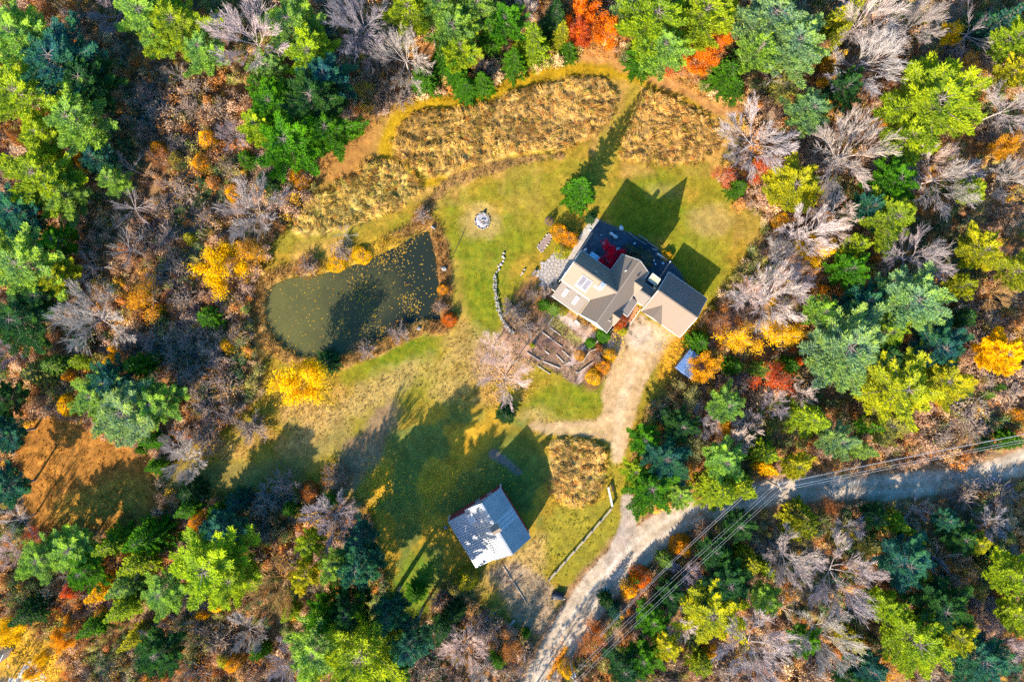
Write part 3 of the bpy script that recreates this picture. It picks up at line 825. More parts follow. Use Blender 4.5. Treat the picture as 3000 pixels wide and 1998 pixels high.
# landing of brick at the entrance
land = thing('brick_landing', 'orange brick landing between the house door and the garage', 'landing', AB(16.2, 14.5))
rl = random.Random(4)
RZ = Matrix.Rotation(TH, 4, 'Z')
bme = None
k = 0
for i in range(9):
    for j in range(4):
        a, b = 14.35 + i*.37, 13.85 + j*.33 + (.16 if i % 2 else 0)
        if b > 15.1: continue
        if bme is None:
            o = MB().box((0, 0, 0), .345, .305, .10).build('paver', M['brick'], land); bme = o.data
        else:
            o = obj('paver', bme, land)
        p = Vector(AB(a, b, .06 + rl.uniform(0, .02))) - land.location
        o.location = p; o.rotation_euler = (0, 0, TH)
for bb in (13.66, 15.3):
    MB().beam(Vector(AB(14.2, bb, .08)) - land.location, Vector(AB(17.5, bb, .08)) - land.location, .12, .2).build('edging', M['trim'], land)

garage = thing('garage', 'two-bay garage with brown shingle gable roof and small front gable at the driveway head', 'garage')
gable_roof(garage, 17.0, 25.1, 15.25, 23.2, 3.0, 5.55, 'b', off=21.0)
gable_walls(garage, 17.4, 24.7, 15.65, 22.85, 3.05, 5.3, 'b', off=21.0)
for s in (-1, 1):
    ab_slab(MB(), [(19.6, 17.35, 4.6), (16.85, 17.35, 4.6), (16.85, 17.35 + s*2.05, 3.0), (17.05, 17.35 + s*2.05, 3.0)], .1).build('front_gable_slope', M['shingle'], garage)
d = MB(); d.add([AB(17.02, 15.7, 2.95), AB(17.02, 19.0, 2.95), AB(17.02, 17.35, 4.4), AB(17.5, 15.7, 2.95), AB(17.5, 19.0, 2.95), AB(17.5, 17.35, 4.4)], [(0,1,2), (5,4,3), (0,3,4,1), (1,4,5,2), (2,5,3,0)])
d.build('front_gable_wall', M['siding'], garage)
for b0 in (16.1, 19.6):
    dr = thing_part = None
    mb = MB(); mb.prism([AB(17.33, b0)[:2], AB(17.395, b0)[:2], AB(17.395, b0+2.7)[:2], AB(17.33, b0+2.7)[:2]], 0, 2.3)
    dr = mb.build('garage_door', M['trim'], garage)
    for r in range(4):
        q = MB(); q.prism([AB(17.30, b0+.06)[:2], AB(17.328, b0+.06)[:2], AB(17.328, b0+2.64)[:2], AB(17.30, b0+2.64)[:2]], .05 + r*.57, .56 + r*.57)
        q.build('door_panel', M['white'], dr)
wall_window(garage, ('b', 22.85, 1), 21.0, 1.1)

# tan-topped porch canopy between house and garage
can = thing('canopy', 'small square tan flat canopy between the house and the garage', 'canopy', AB(22.6, 14.35))
q = [W(1912, 801, 3.4), W(1935, 819, 3.4), W(1922, 838, 3.4), W(1899, 820, 3.4)]
MB().slab([np.array(p) - np.array(can.location) for p in q], .12).build('canopy_top', M['tan_roof'], can)
for i in range(4):
    p, p2 = np.array(q[i]) - np.array(can.location), np.array(q[(i+1) % 4]) - np.array(can.location)
    MB().beam(p + (0,0,.03), p2 + (0,0,.03), .12, .12).build('canopy_edge', M['trim'], can)
    c = np.mean(q, 0) - np.array(can.location); pp_ = p + (c-p)*.15
    MB().box((pp_[0], pp_[1], -0.02), .14, .14, 3.3, TH).build('post', M['dark_timber'], can)

# ------------------------------------------------------------------ barn
barn = thing('barn', 'red barn with white ribbed metal roof and a small shingled cupola', 'barn')
O2 = np.array(W(1409, 1474, 7.6))[:2]
V2 = np.array(W(1501, 1625, 7.6))[:2] - O2
U2 = V2 / np.linalg.norm(V2); N2 = np.array((-U2[1], U2[0]))      # N2 points to the east side
L2 = 9.95
def BN(u, n, z): 
    p = O2 + U2*u + N2*n
    return (p[0], p[1], z)
def bslab(pts, t): return MB().slab([BN(*p) for p in pts], t)
RE, LE, BR = 3.72, -7.25, -3.45
bslab([(0, 0, 7.6), (L2, 0, 7.6), (L2, RE, 4.5), (0, RE, 4.5)], .08).build('roof_slope', M['barn_roof'], barn)
bslab([(0, 0, 7.6), (L2, 0, 7.6), (L2, BR, 4.75), (0, BR, 4.75)], .08).build('roof_slope', M['barn_roof'], barn)
bslab([(.55, BR+.25, 4.5), (L2-.1, BR+.25, 4.5), (L2-.1, LE, 3.0), (.55, LE, 3.0)], .08).build('lean_to_roof', M['barn_roof'], barn)
bslab([(.9, -2.4, 5.75), (2.6, -2.4, 5.75), (2.6, -3.75, 5.25), (.9, -3.75, 5.25)], .08).build('dormer_roof', M['barn_roof'], barn)
def ribs(n0, z0, n1, z1, u0, u1, step=.42):
    mb = MB()
    u = u0 + step/2
    while u < u1:
        mb.beam(BN(u, n0, z0+.05), BN(u, n1, z1+.05), .07, .12); u += step
    return mb
tag(ribs(0, 7.6, RE, 4.5, 0, L2).build('roof_rib', M['barn_roof'], barn), kind='stuff')
tag(ribs(0, 7.6, BR, 4.75, 0, L2).build('roof_rib', M['barn_roof'], barn), kind='stuff')
tag(ribs(BR+.25, 4.5, LE, 3.0, .55, L2-.1).build('roof_rib', M['barn_roof'], barn), kind='stuff')
for i in range(3):   # translucent strips in the east slope
    u = 3.9 + i*.72
    bslab([(u, .15, 7.6-.15*3.1/RE+.012), (u+.42, .15, 7.6-.15*3.1/RE+.012), (u+.42, RE-.03, 4.525+.012), (u, RE-.03, 4.525+.012)], .01).build('clear_panel', M['clear_roof'], barn)
MB().beam(BN(-.02, 0, 7.63), BN(L2+.02, 0, 7.63), .34, .06).build('ridge_cap', M['barn_roof'], barn)
# walls
vs = [BN(u, n, z) for u in (.35, L2-.3) for n, z in ((LE+.3, -.1), (RE-.25, -.1), (RE-.25, 4.55), (0, 7.4), (BR+.2, 4.35), (LE+.3, 2.9))]
mb = MB(); mb.add(vs, [(0,1,2,3,4,5), (11,10,9,8,7,6)] + [(i, 6+i, 6+(i+1) % 6, (i+1) % 6) for i in range(6)])
wl = mb.build('wall', M['barn_red'], barn)
import bmesh
_bm = bmesh.new(); _bm.from_mesh(wl.data); bmesh.ops.recalc_face_normals(_bm, faces=_bm.faces); _bm.to_mesh(wl.data); _bm.free()
MB().beam(BN(.26, -3.3, 4.35), BN(.26, RE-.25, 4.35), .14, .45).build('wall_band', M['white'], barn)
for n in (LE+.3, RE-.25):
    for u in (.33, L2-.28): MB().box(BN(u, n, 0), .2, .2, 2.9, math.atan2(U2[1], U2[0])).build('corner_board', M['white'], barn)
q = MB(); q.prism([BN(L2-.28, -1.6, 0)[:2], BN(L2-.2, -1.6, 0)[:2], BN(L2-.2, 1.6, 0)[:2], BN(L2-.28, 1.6, 0)[:2]], 0, 3.2); bd = q.build('barn_door', M['barn_red'], barn)
MB().beam(BN(L2-.18, -1.6, 1.6), BN(L2-.18, 1.6, 1.6), .05, .2).build('door_rail', M['white'], bd)
for n in (-1.2, 1.2):
    q = MB(); q.prism([BN(.24, n-.4, 0)[:2], BN(.345, n-.4, 0)[:2], BN(.345, n+.4, 0)[:2], BN(.24, n+.4, 0)[:2]], 1.3, 2.5); f = q.build('window', M['white'], barn)
    q = MB(); q.prism([BN(.22, n-.32, 0)[:2], BN(.238, n-.32, 0)[:2], BN(.238, n+.32, 0)[:2], BN(.22, n+.32, 0)[:2]], 1.38, 2.42); q.build('pane', M['glass'], f)
# cupola
uc = 4.75
cu = MB(); cu.prism([BN(uc-.5, -.5, 0)[:2], BN(uc+.5, -.5, 0)[:2], BN(uc+.5, .5, 0)[:2], BN(uc-.5, .5, 0)[:2]], 6.9, 8.3)
cup = cu.build('cupola', M['trim'], barn)
for s in (-1, 1):
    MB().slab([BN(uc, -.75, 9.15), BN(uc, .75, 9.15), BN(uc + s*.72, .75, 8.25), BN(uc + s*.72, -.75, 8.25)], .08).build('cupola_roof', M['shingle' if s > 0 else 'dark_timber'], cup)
q = MB(); q.add([BN(uc-.5, -.5, 8.28), BN(uc+.5, -.5, 8.28), BN(uc, -.5, 8.95), BN(uc-.5, .5, 8.28), BN(uc+.5, .5, 8.28), BN(uc, .5, 8.95)], [(0,1,2), (5,4,3), (0,3,4,1), (1,4,5,2), (2,5,3,0)])
q.build('cupola_gable', M['trim'], cup)
for k in range(7):
    MB().box(BN(6.0+k*.42, -2.55-.02*k, 7.6-2.55*2.85/3.45+.03), .22, .08, .10, math.atan2(U2[1], U2[0])).build('snow_guard', M['dark'], barn)

# ------------------------------------------------------------------ blue-roofed shed beside the driveway trees
shed = thing('shed', 'small shed with blue metal roof half under a golden tree below the garage', 'shed')
c0, c1, c2, c3_ = W(1979, 1077, 2.3), W(2023, 1022, 2.3), W(2077, 1063, 2.3), W(2033, 1118, 2.3)
r0, r1 = W(1996, 1092, 2.9), W(2041, 1036, 2.9)
MB().slab([c0, c1, r1, r0], .06).build('roof_slope', M['blue_roof'], shed)
MB().slab([r0, r1, c2, c3_], .06).build('roof_slope', M['blue_roof'], shed)
MB().beam(np.array(r0)+(0,0,.03), np.array(r1)+(0,0,.03), .14, .05).build('ridge_cap', M['blue_roof'], shed)
for (A0, A1, B0, B1, z0, z1) in ((c0, c1, r0, r1, 2.3, 2.9), (r0, r1, c3_, c2, 2.9, 2.3)):
    mb = MB()
    for k in range(1, 12):
        t = k/12; p, q = A0 + (A1-A0)*t, B0 + (B1-B0)*t
        mb.beam(p + (0,0,.03), q + (0,0,.03), .05, .06)
    tag(mb.build('roof_rib', M['blue_roof'], shed), kind='stuff')
ctr = np.mean([c0, c1, c2, c3_], 0)
mb = MB(); mb.prism([(ctr + (c - ctr)*.92)[:2] for c in (c0, c1, c2, c3_)], -.1, 2.24); mb.build('wall', M['dark_timber'], shed)

# ------------------------------------------------------------------ concrete drive and roof corner at the lower left edge
drv = thing('concrete_drive', 'pale concrete drive with sawn joints in the lower left corner, gold leaves over it', 'driveway')
zc = .06
def cpt(x, y): return W(x, y, zc)
lines = [[(-60,1985),(8,1912),(40,1905)], [(-60,2080),(60,1990),(110,1960)]]
cells = [[(12,1913),(46,1906),(74,1938),(40,1950)], [(-20,1948),(10,1915),(38,1952),(4,1985)], [(41,1953),(76,1941),(112,1986),(66,2010)], [(6,1988),(39,1955),(64,2012),(20,2030)], [(-40,1975),(-22,1951),(2,1987),(-30,2020)], [(-28,2023),(4,1990),(18,2033),(-30,2060)], [(80,1938),(98,1932),(140,1990),(116,1988)], [(68,2013),(114,1990),(142,1994),(150,2040),(80,2060)]]
for i, c in enumerate(cells):
    MB().slab([W(x, y, zc + .004*(i % 3)) for x, y in c], .14).build('slab', M['concrete'], drv)
cr = thing('roof_corner', 'dark shingled roof corner of a building cut by the left edge, beside the concrete drive', 'building')
q = [W(-90, 1900, 3.0), W(-10, 1914, 3.0), W(10, 1916, 3.0), W(-6, 1948, 3.0), W(-90, 1990, 3.0)]
MB().slab(q, .2).build('roof', M['dark'], cr)
MB().beam(np.array(q[2])+(0,0,-.05), np.array(q[3])+(0,0,-.05), .12, .2).build('fascia', M['trim'], cr)
qc = np.mean(q, 0); MB().prism([(qc + (p-qc)*.85)[:2] for p in q], -.1, 2.85).build('wall', M['siding'], cr)

# ------------------------------------------------------------------ yard things
def poly_clip(poly, p, n):
    out = []
    for i in range(len(poly)):
        a, b = poly[i], poly[(i+1) % len(poly)]
        da, db = (a-p)@n, (b-p)@n
        if da <= 0: out.append(a)
        if da*db < 0: out.append(a + (b-a)*(da/(da-db)))
    return out

def in_poly(p, poly):
    c = False
    for i in range(len(poly)):
        (x0, y0), (x1, y1) = poly[i][:2], poly[(i+1) % len(poly)][:2]
        if (y0 > p[1]) != (y1 > p[1]) and p[0] < (x1-x0)*(p[1]-y0)/(y1-y0)+x0: c = not c
    return c

# flagstone patio
rs = random.Random(8)
P_PAT = pxy([(1583,842),(1572,800),(1590,765),(1622,738),(1650,745),(1668,772),(1645,812),(1625,835),(1600,850)])
patio = thing('flagstone_patio', 'grey flagstone patio of uneven stones by the west wall of the house', 'patio', (0, 0, 0))
seeds = []
xs_, ys_ = [p[0] for p in P_PAT], [p[1] for p in P_PAT]
st = .62
yy = min(ys_) - 1
while yy < max(ys_) + 1:
    xx = min(xs_) - 1
    while xx < max(xs_) + 1:
        seeds.append(np.array((xx + rs.uniform(-.24, .24), yy + rs.uniform(-.24, .24)))); xx += st
    yy += st
for s in seeds:
    if not in_poly(s, P_PAT): continue
    cell = [s + np.array(v) for v in ((-1,-1),(1,-1),(1,1),(-1,1))]
    for t in seeds:
        if t is s or abs(t[0]-s[0]) > 1.6 or abs(t[1]-s[1]) > 1.6: continue
        cell = poly_clip(cell, (s+t)/2, (t-s))
    c = np.mean(cell, 0)
    cell = [c + (p-c)*rs.uniform(.86, .92) for p in cell]
    h = .07 + rs.uniform(0, .05)
    o = MB().slab([(p[0]-c[0], p[1]-c[1], h) for p in cell], .14).build('flagstone', M['flag'], patio)
    o.location = (c[0], c[1], 0)

# pale walkway along the yard
wk = thing('walkway', 'pale concrete walkway along the dark gravel yard, west of the house', 'walkway')
cl = [(1750,640),(1722,672),(1703,705),(1684,742),(1664,775),(1648,805)]
for i in range(5):
    p, q = np.array(W(*cl[i])), np.array(W(*cl[i+1]))
    d = (q-p)/np.linalg.norm(q-p); n = np.array((-d[1], d[0], 0)); w = .62
    MB().slab([p+n*w+d*.015+(0,0,.07), p-n*w+d*.015+(0,0,.07), q-n*w-d*.015+(0,0,.07), q+n*w-d*.015+(0,0,.07)], .15).build('slab', M['walk'], wk)

def beam_thing(nm, label, cat, pts, w, h, mat, part, group=None, z=None):
    t = thing(nm, label, cat, group=group)
    for i in range(len(pts)-1):
        p, q = W(*pts[i]), W(*pts[i+1])
        MB().beam((p[0], p[1], h/2 if z is None else z), (q[0], q[1], h/2 if z is None else z), w, h).build(part, M[mat], t)
    return t
beam_thing('yard_edging', 'thin pale edging along the upper side of the dark gravel yard', 'edging', [(1840,680),(1858,696),(1893,717)], .14, .22, 'stone', 'edge_piece')
beam_thing('yard_fence', 'low rail round the small bed at the corner of the dark gravel yard', 'fence', [(1870,690),(1893,704),(1900,712),(1926,730)], .10, .5, 'timber', 'rail')
beam_thing('yard_wall', 'low cream wall behind the yellow shrub at the right end of the dark gravel yard', 'wall', [(1924,743),(1952,762)], .3, .5, 'trim', 'block')

cov = thing('spa', 'raised pale blue covered tub beside the crimson maple', 'hot tub', W(1690,750))
q = [W(1687,736,.9), W(1695,740,.9), W(1760-1,753+0,.9), W(1752,766,.9)]
q = [W(1734,737,.9), W(1760,754,.9), W(1751,766,.9), W(1727,747,.9)]
cov.location = Vector(np.mean(q, 0)*(1,1,0))
L0 = np.array(cov.location)
MB().slab([p - L0 for p in q], .12).build('cover', M['cover_blue'], cov)
qc = np.mean(q, 0); MB().prism([(qc + (p-qc)*.93 - L0)[:2] for p in q], -.02, .78).build('tub', M['dark_timber'], cov)
for i in range(4): MB().beam(q[i]-L0+(0,0,.02), q[(i+1) % 4]-L0+(0,0,.02), .07, .06).build('cover_edge', M['white'], cov)

def boulder(px, py, s, label, mat='stone', sy=None, h=None, rz=0, cat='rock', nm='boulder', group='rocks set about the garden', z=None):
    p = W(px, py)
    g0 = float(gz(p[0], p[1])) if z is None else z
    t = MB().lump((0, 0, (h or s*.6)*.3), s, sy or s*.8, h or s*.6, seed=int(px*7+py), rz=rz).build(nm, M[mat])
    t.location = (p[0], p[1], g0)
    return tag(t, label, cat, group)
for px, py, s, sy, rz, lab in [(1820,668,.85,.9,.3,'pale three-cornered boulder at the top edge of the dark gravel yard'),(1793,686,1.0,.55,-.6,'upper of two long flat rocks lying end to end in the gravel yard'),(1803,694,1.05,.6,-.6,'lower of two long flat rocks lying end to end in the gravel yard'),
    (1771,716,.75,.75,0,'round pale boulder standing alone in the middle of the gravel yard'),(1715,731,.7,.5,.5,'grey stone block at the left corner of the gravel yard by the roof'),(1810,730,.75,.6,.6,'flat grey stone above the crimson maple'),(1728,674,.55,.5,0,'pale stone at the walkway edge of the gravel yard'),
    (1760,689,.25,.25,0,'tiny white stone on the dark gravel'),(1859,714,.5,.4,.4,'small pale stone below the yard edging'),(1941,772,.55,.5,0,'white rounded stone near the garage end of the gravel yard'),(1915,763,.5,.45,.8,'grey flat stone behind the grey-green bush by the house'),(1920,774,.5,.4,.2,'dull flat stone between house corner and garage in the gravel yard'),(1962,767,.5,.4,0,'cream stone beside the gold shrub at the tip of the gravel yard')]:
    boulder(px, py, s, lab, sy=sy, rz=rz, mat='pale_stone')
sl = thing('stone_bench', 'pale blue-grey wedge-shaped stone bench by the upper yard edge', 'bench', W(1914,731))
MB().slab([W(1905,726)-W(1914,731)+(0,0,.45), W(1924,732)-W(1914,731)+(0,0,.45), W(1923,736)-W(1914,731)+(0,0,.45), W(1915,735)-W(1914,731)+(0,0,.45)], .14).build('seat', M['stone'], sl)
for dx in (-.1, .4): MB().box((dx, -.1, -.02), .2, .2, .35).build('leg', M['stone'], sl)
lp_ = thing('lamp_post', 'short white post standing among the crimson leaves', 'post', W(1778,752))
MB().tube([(0,0,0), (.12,.2,1.6)], [.07,.06], 6).build('post', M['white'], lp_)
MB().box((.12,.2,1.6), .2, .2, .2).build('lantern', M['white'], lp_)
boulder(1301,788,1.15,'big white boulder on the right bank of the pond', h=.9)
boulder(1270,668,.9,'pale rock at the top right corner of the pond', h=.6, sy=.5, rz=-.7)
boulder(1236,635,1.3,'dark broken rock beside the ditch above the pond', mat='flag', h=.6)
boulder(1228,962,.9,'pale rock at the water edge at the lower right of the pond', h=.5)
boulder(1690,1090,.5,'small pale stone at the foot of the garden terraces', h=.4)
boulder(1306,1545,.8,'pale stone in the shade left of the barn', h=.4)
boulder(1334,1514,.45,'small white stone at the upper left corner of the barn', h=.3)
boulder(1514,1374,.3,'small white stone at the end of the bare dirt strip above the barn', h=.25)

# fire pit
fp = thing('fire_pit', 'round stone fire pit with grey ash and half-burnt logs on the lawn', 'fire pit', W(1413,648))
rp = random.Random(3)
N = 22
for k in range(N):
    a = 2*math.pi*k/N + rp.uniform(-.08, .08); r = 1.28 + rp.uniform(-.08, .1)
    s = rp.uniform(.28, .46)
    MB().lump((r*math.cos(a), r*math.sin(a)*1.06, .11), s, s*.7, s*.85, seed=k+50, rz=a+1.57).build('stone', M['stone'], fp)
mb = MB(); mb.add([(0, 0, .16)] + [(1.16*math.cos(i*.314), 1.2*math.sin(i*.314), .06 + .05*rp.random()) for i in range(20)], [(0, i+1, (i+1) % 20 + 1) for i in range(20)])
mb.build('ash_bed', M['ash'], fp)
for (x0, y0, x1, y1, r, m_) in ((-.25,.15,.45,.2,.09,'timber'), (-.6,-.05,.5,.05,.07,'dark_timber'), (-.1,.35,.3,-.1,.07,'dark'), (-.4,-.4,.3,-.25,.06,'dark_timber'), (.1,-.6,.6,-.4,.06,'dark')):
    MB().tube([(x0,y0,.22), (x1,y1,.25)], [r, r*.9], 7).build('log', M[m_], fp)
MB().lump((.35, 1.55, .2), .5, .6, .5, seed=99).build('stone', M['dark'], fp)

# curved dry-stone wall on the lawn
sw = thing('stone_wall', 'curved low dry-stone wall of pale stones across the lawn by the garden', 'wall')
path = smooth_open(np.array([(1447,812),(1447,840),(1452,870),(1456,900),(1466,930),(1480,955),(1500,975)], float), 2)
rq = random.Random(12)
dist = 0; cur = 0.0
seg = [np.array(W(*p))[:2] for p in path]
for i in range(len(seg)-1):
    d = np.linalg.norm(seg[i+1]-seg[i]); 
    while cur < dist + d:
        t = (cur - dist)/d; p = seg[i] + (seg[i+1]-seg[i])*t
        for row in range(2):
            s = rq.uniform(.34, .54)
            q = p + np.array((rq.uniform(-.12,.12) + row*.28, rq.uniform(-.1,.1)))
            MB().lump((q[0], q[1], .18 + row*.14), s, s*.75, s*.75, seed=rq.randint(0, 9999), rz=rq.uniform(0, 3), flat=.25).build('stone', M['stone'], sw)
        cur += .44
    dist += d
sw2 = thing('rock_row', 'broken row of rocks and earth above the curved stone wall', 'wall')
for px, py, s in [(1476,742,.5),(1473,752,.6),(1474,765,.5),(1468,775,.7),(1460,780,.5),(1462,790,.6),(1455,797,.45),(1450,806,.5),(1477,757,.4),(1531,800,.5),(1536,790,.45),(1527,806,.35)]:
    p = W(px, py); MB().lump((p[0], p[1], .15), s, s*.8, s*.7, seed=int(px+py), rz=px).build('stone', M['flag'], sw2)

# garden timbers
gt = thing('timber_terrace', 'silvered timber edgings stepping across the brown garden terraces below the house', 'garden edging')
for x0, y0, x1, y1, w in [(1610,959,1642,982,.22),(1587,972,1624,1000,.26),(1647,1027,1668,1046,.2),(1629,1039,1652,1062,.22),(1596,1028,1609,1038,.3),(1543,1032,1582,1057,.2),(1591,1059,1640,1079,.3),(1622,927,1606,951,.2),(1670,1060,1650,1070,.2),(1574,1071,1591,1082,.22),(1592,1083,1612,1096,.2),(1624,1000,1646,1016,.16)]:
    p, q = W(x0, y0), W(x1, y1)
    MB().beam((p[0], p[1], .08), (q[0], q[1], .08), w*.75, .2).build('timber', M['timber'], gt)
gf = thing('garden_rail', 'pale angled timber rail across the garden path near the driveway', 'rail')
for x0, y0, x1, y1 in [(1729,1028,1764,1019),(1764,1020,1776,1032),(1764,1012,1764,1019),(1728,1029,1716,1046),(1716,1047,1706,1062),(1746,1005,1758,990),(1786,975,1802,957),(1695,1092,1737,1062)]:
    p, q = W(x0, y0, .4), W(x1, y1, .4)
    MB().beam((p[0], p[1], .35), (q[0], q[1], .35), .12, .35).build('timber', M['timber'], gf)
cb = thing('cold_frame', 'white cold frame box against the sunny house wall in the garden', 'cold frame', W(1692,948))
q = [W(1683,941,.5)-W(1692,948), W(1688,937,.5)-W(1692,948), W(1701,950,.5)-W(1692,948), W(1696,955,.5)-W(1692,948)]
MB().slab(q, .08).build('lid', M['white'], cb); MB().prism([p[:2]*.92 for p in q], -.02, .40).build('box', M['timber'], cb)
pl = thing('planter', 'dark oblong planter on the patio edge left of the house', 'planter', W(1565,800))
MB().box((0,0,-.02), .55, 1.2, .5, -.6).build('tub', M['dark'], pl); MB().box((0,0,.481), .42, 1.05, .03, -.6).build('soil', M['dark_timber'], pl)
bed = thing('mulch_bed', 'oval bed of brown mulch ringed with small dark stones above the patio', 'flower bed', W(1595,714))
mb = MB(); c0_ = W(1595,714)
ring = [(1578,730),(1574,722),(1590,702),(1606,684),(1616,690),(1612,708),(1600,722),(1588,740)]
mb.slab([W(x, y, .12) - c0_ for x, y in ring], .2).build('mulch', surf_mat('mulch', (.17,.11,.085), (.30,.21,.17), scale=4, bump=.6, bdist=.06), bed)
rr = smooth_closed(np.array(ring, float), 1)
for k, (x, y) in enumerate(rr):
    p = W(x, y) - c0_; s = .28 + .12*((k*7) % 3)/2
    MB().lump((p[0], p[1], .1), s, s*.8, s*.8, seed=k+300).build('stone', M['flag'], bed)

# rail fence beside the road
fence = thing('rail_fence', 'long low weathered rail fence running beside the gravel road below the barn', 'fence')
fpts = [(1607,1694),(1628,1672),(1655,1641),(1682,1611),(1708,1582),(1733,1553),(1758,1524),(1790,1487)]
for i, (x, y) in enumerate(fpts):
    p = W(x, y)
    MB().box((p[0], p[1], -.05), .16, .16, 1.15, .8).build('post', M['timber'], fence)
    if i:
        q = W(*fpts[i-1])
        for z in (.45, .95): MB().beam((p[0], p[1], z), (q[0], q[1], z), .10, .14).build('rail', M['timber'], fence)
gate = thing('pole_gate', 'thick white pole barrier at the top end of the rail fence', 'barrier')
p, q = W(1782,1427,.8), W(1794,1484,.8)
MB().beam(p, q, .34, .16).build('pole', M['white'], gate)
for t in (.06, .94):
    c = p + (q-p)*t; MB().box((c[0], c[1], -.05), .18, .18, .78, .2).build('post', M['timber'], gate)
plank = thing('plank', 'orange-brown plank lying in grass beside the white pole barrier', 'plank')
MB().beam(W(1791,1418,.12), W(1798,1440,.12), .3, .1).build('board', M['brick'], plank)
tp = thing('tarp_heap', 'dark tarp-covered heap beside the gravel road below the barn', 'heap', W(1634,1742))
MB().lump((0,0,.35), 2.7, 1.4, 1.2, seed=17, rough=.16, rz=-.15).build('tarp', M['tarp'], tp, smooth=True)
for k in range(6): MB().lump((-1.1+k*.45, -.75+.08*(k % 2), .1), .35, .3, .3, seed=k+500).build('stone', M['stone'], tp)
for i, (x0, y0, x1, y1, lab) in enumerate([(1474,1657,1500,1700,'thin pale pole lying on the dirt below the barn, nearer the barn'),(1505,1705,1542,1765,'thin pale pole lying on the dirt below the barn, nearer the road')]):
    t = thing('lying_pole', lab, 'pole', group='poles lying below the barn'); MB().tube([W(x0,y0,.1), W(x1,y1,.12)], [.09,.06], 6).build('shaft', M['timber'], t)
t = thing('log', 'weathered log lying at the wood edge left of the road', 'log'); MB().tube([W(1465,1868,.2), W(1508,1815,.25)], [.28,.2], 8).build('stem', M['timber'], t)
t = thing('log', 'pale log lying under the trees left of the barn, below the lawn', 'log'); MB().tube([W(1280,1752,.2), W(1308,1732,.2)], [.2,.14], 8).build('stem', M['timber'], t)
t = thing('cable', 'thin dark cable lying across the lawn below the fire pit', 'cable'); MB().tube([W(1363,668,.1), W(1350,700,.1), W(1338,725,.12), W(1327,748,.1)], [.04]*4, 5).build('line', M['dark'], t)
post_ = thing('lawn_post', 'lone dark post on the pond bank casting a thin shadow', 'post', W(1252,985)); MB().tube([(0,0,-.1),(0,0,2.0)], [.08,.07], 6).build('shaft', M['dark_timber'], post_)

# utility poles and wires
ARM = []
def upole(px, py, h, label, ang):
    b = W(px, py)
    t = thing('utility_pole', label, 'utility pole', b, 0, 'utility poles along the road')
    MB().tube([(0,0,-.2), (0,0,h)], [.19,.13], 8).build('shaft', M['pole'], t)
    d = Vector((math.cos(ang), math.sin(ang), 0))
    MB().beam(d*-.8 + Vector((0,.0,h-.45)), d*.8 + Vector((0,0,h-.45)), .13, .13).build('crossarm', M['timber'], t)
    for s in (-.6, -.2, .6):
        MB().tube([d*s + Vector((0,0,h-.38)), d*s + Vector((0,0,h-.15))], [.06,.04], 6).build('insulator', M['white'], t)
    MB().tube([Vector((.22,.15,h-2.2)), Vector((.22,.15,h-1.3))], [.2,.2], 8).build('transformer', M['metal'], t)
    return [Vector(b) + d*s + Vector((0,0,h-.15)) for s in (-.6, -.2, .6)] + [Vector(b) + Vector((0,0,h-2.6))]
p1 = upole(1669, 1919, 9.0, 'grey utility pole at the bottom edge beside the road, wires meeting at its top', 2.4)
p2 = upole(2228, 1396, 9.0, 'brown utility pole leaning out over the gravel road, cross-arm at its top', 2.0)
p3 = upole(3080, 1225, 9.5, 'utility pole beyond the right edge carrying the road wires', 1.75)
def wires(A, B, lab, sag=.6, r=.035):
    t = thing('power_line', lab, 'power line')
    for a, b in zip(A, B):
        pts = [a.lerp(b, k/12) - Vector((0,0,sag*4*(k/12)*(1-k/12))) for k in range(13)]
        MB().tube(pts, [r]*13, 5).build('wire', M['wire'], t)
wires(p1, p2, 'bundle of overhead wires along the lower road between two poles', r=.013)
wires(p2, p3, 'bundle of overhead wires over the upper right road verge', r=.022)
gw = [Vector(W(1756, 1862, 6.0)), Vector(W(1757,1866,5.4))]
t = thing('service_line', 'pair of thin service wires slanting over the verge south of the road', 'power line')
for a, b in zip(gw, [Vector(W(2210, 1420, 7.0)), Vector(W(2215,1425,6.6))]):
    MB().tube([a.lerp(b, k/8) - Vector((0,0,1.2*4*(k/8)*(1-k/8))) for k in range(9)], [.018]*9, 5).build('wire', M['wire'], t)
# ------------------------------------------------------------------ plant prototypes
def unit(v): return v / (np.linalg.norm(v, axis=-1, keepdims=True) + 1e-9)

class Leaves:
    """collects diamond-shaped blades: base point, direction, length, width, tint"""
    def __init__(self): self.P, self.D, self.L, self.Wd, self.T, self.C = [], [], [], [], [], []
    def add(self, P, D, L, Wd, T, C=None):
        n = len(P)
        self.P.append(P); self.D.append(unit(D)); self.L.append(np.broadcast_to(L, n)); self.Wd.append(np.broadcast_to(Wd, n)); self.T.append(np.broadcast_to(T, n))
        if C is not None: self.C.append(np.broadcast_to(C, (n, 3)))
    def arrays(self, rng, flat=0.35):
        P, D = np.concatenate(self.P), np.concatenate(self.D)
        L, Wd, T = np.concatenate(self.L), np.concatenate(self.Wd), np.concatenate(self.T)
        n = len(P)
        up = np.array((0, 0, 1.0)) + rng.normal(0, flat, (n, 3))
        s = unit(np.cross(D, up))
        sag = np.cross(s, D) * (L * 0.08)[:, None]
        V = np.stack([P, P + D*(L*.45)[:,None] + s*(Wd*.5)[:,None] + sag, P + D*L[:,None], P + D*(L*.45)[:,None] - s*(Wd*.5)[:,None] + sag], 1).reshape(-1, 3)
        F = np.arange(4*n).reshape(n, 4)
        C = np.repeat(np.concatenate(self.C), 4, 0) if self.C else None
        return V, F, np.repeat(T, 4), C

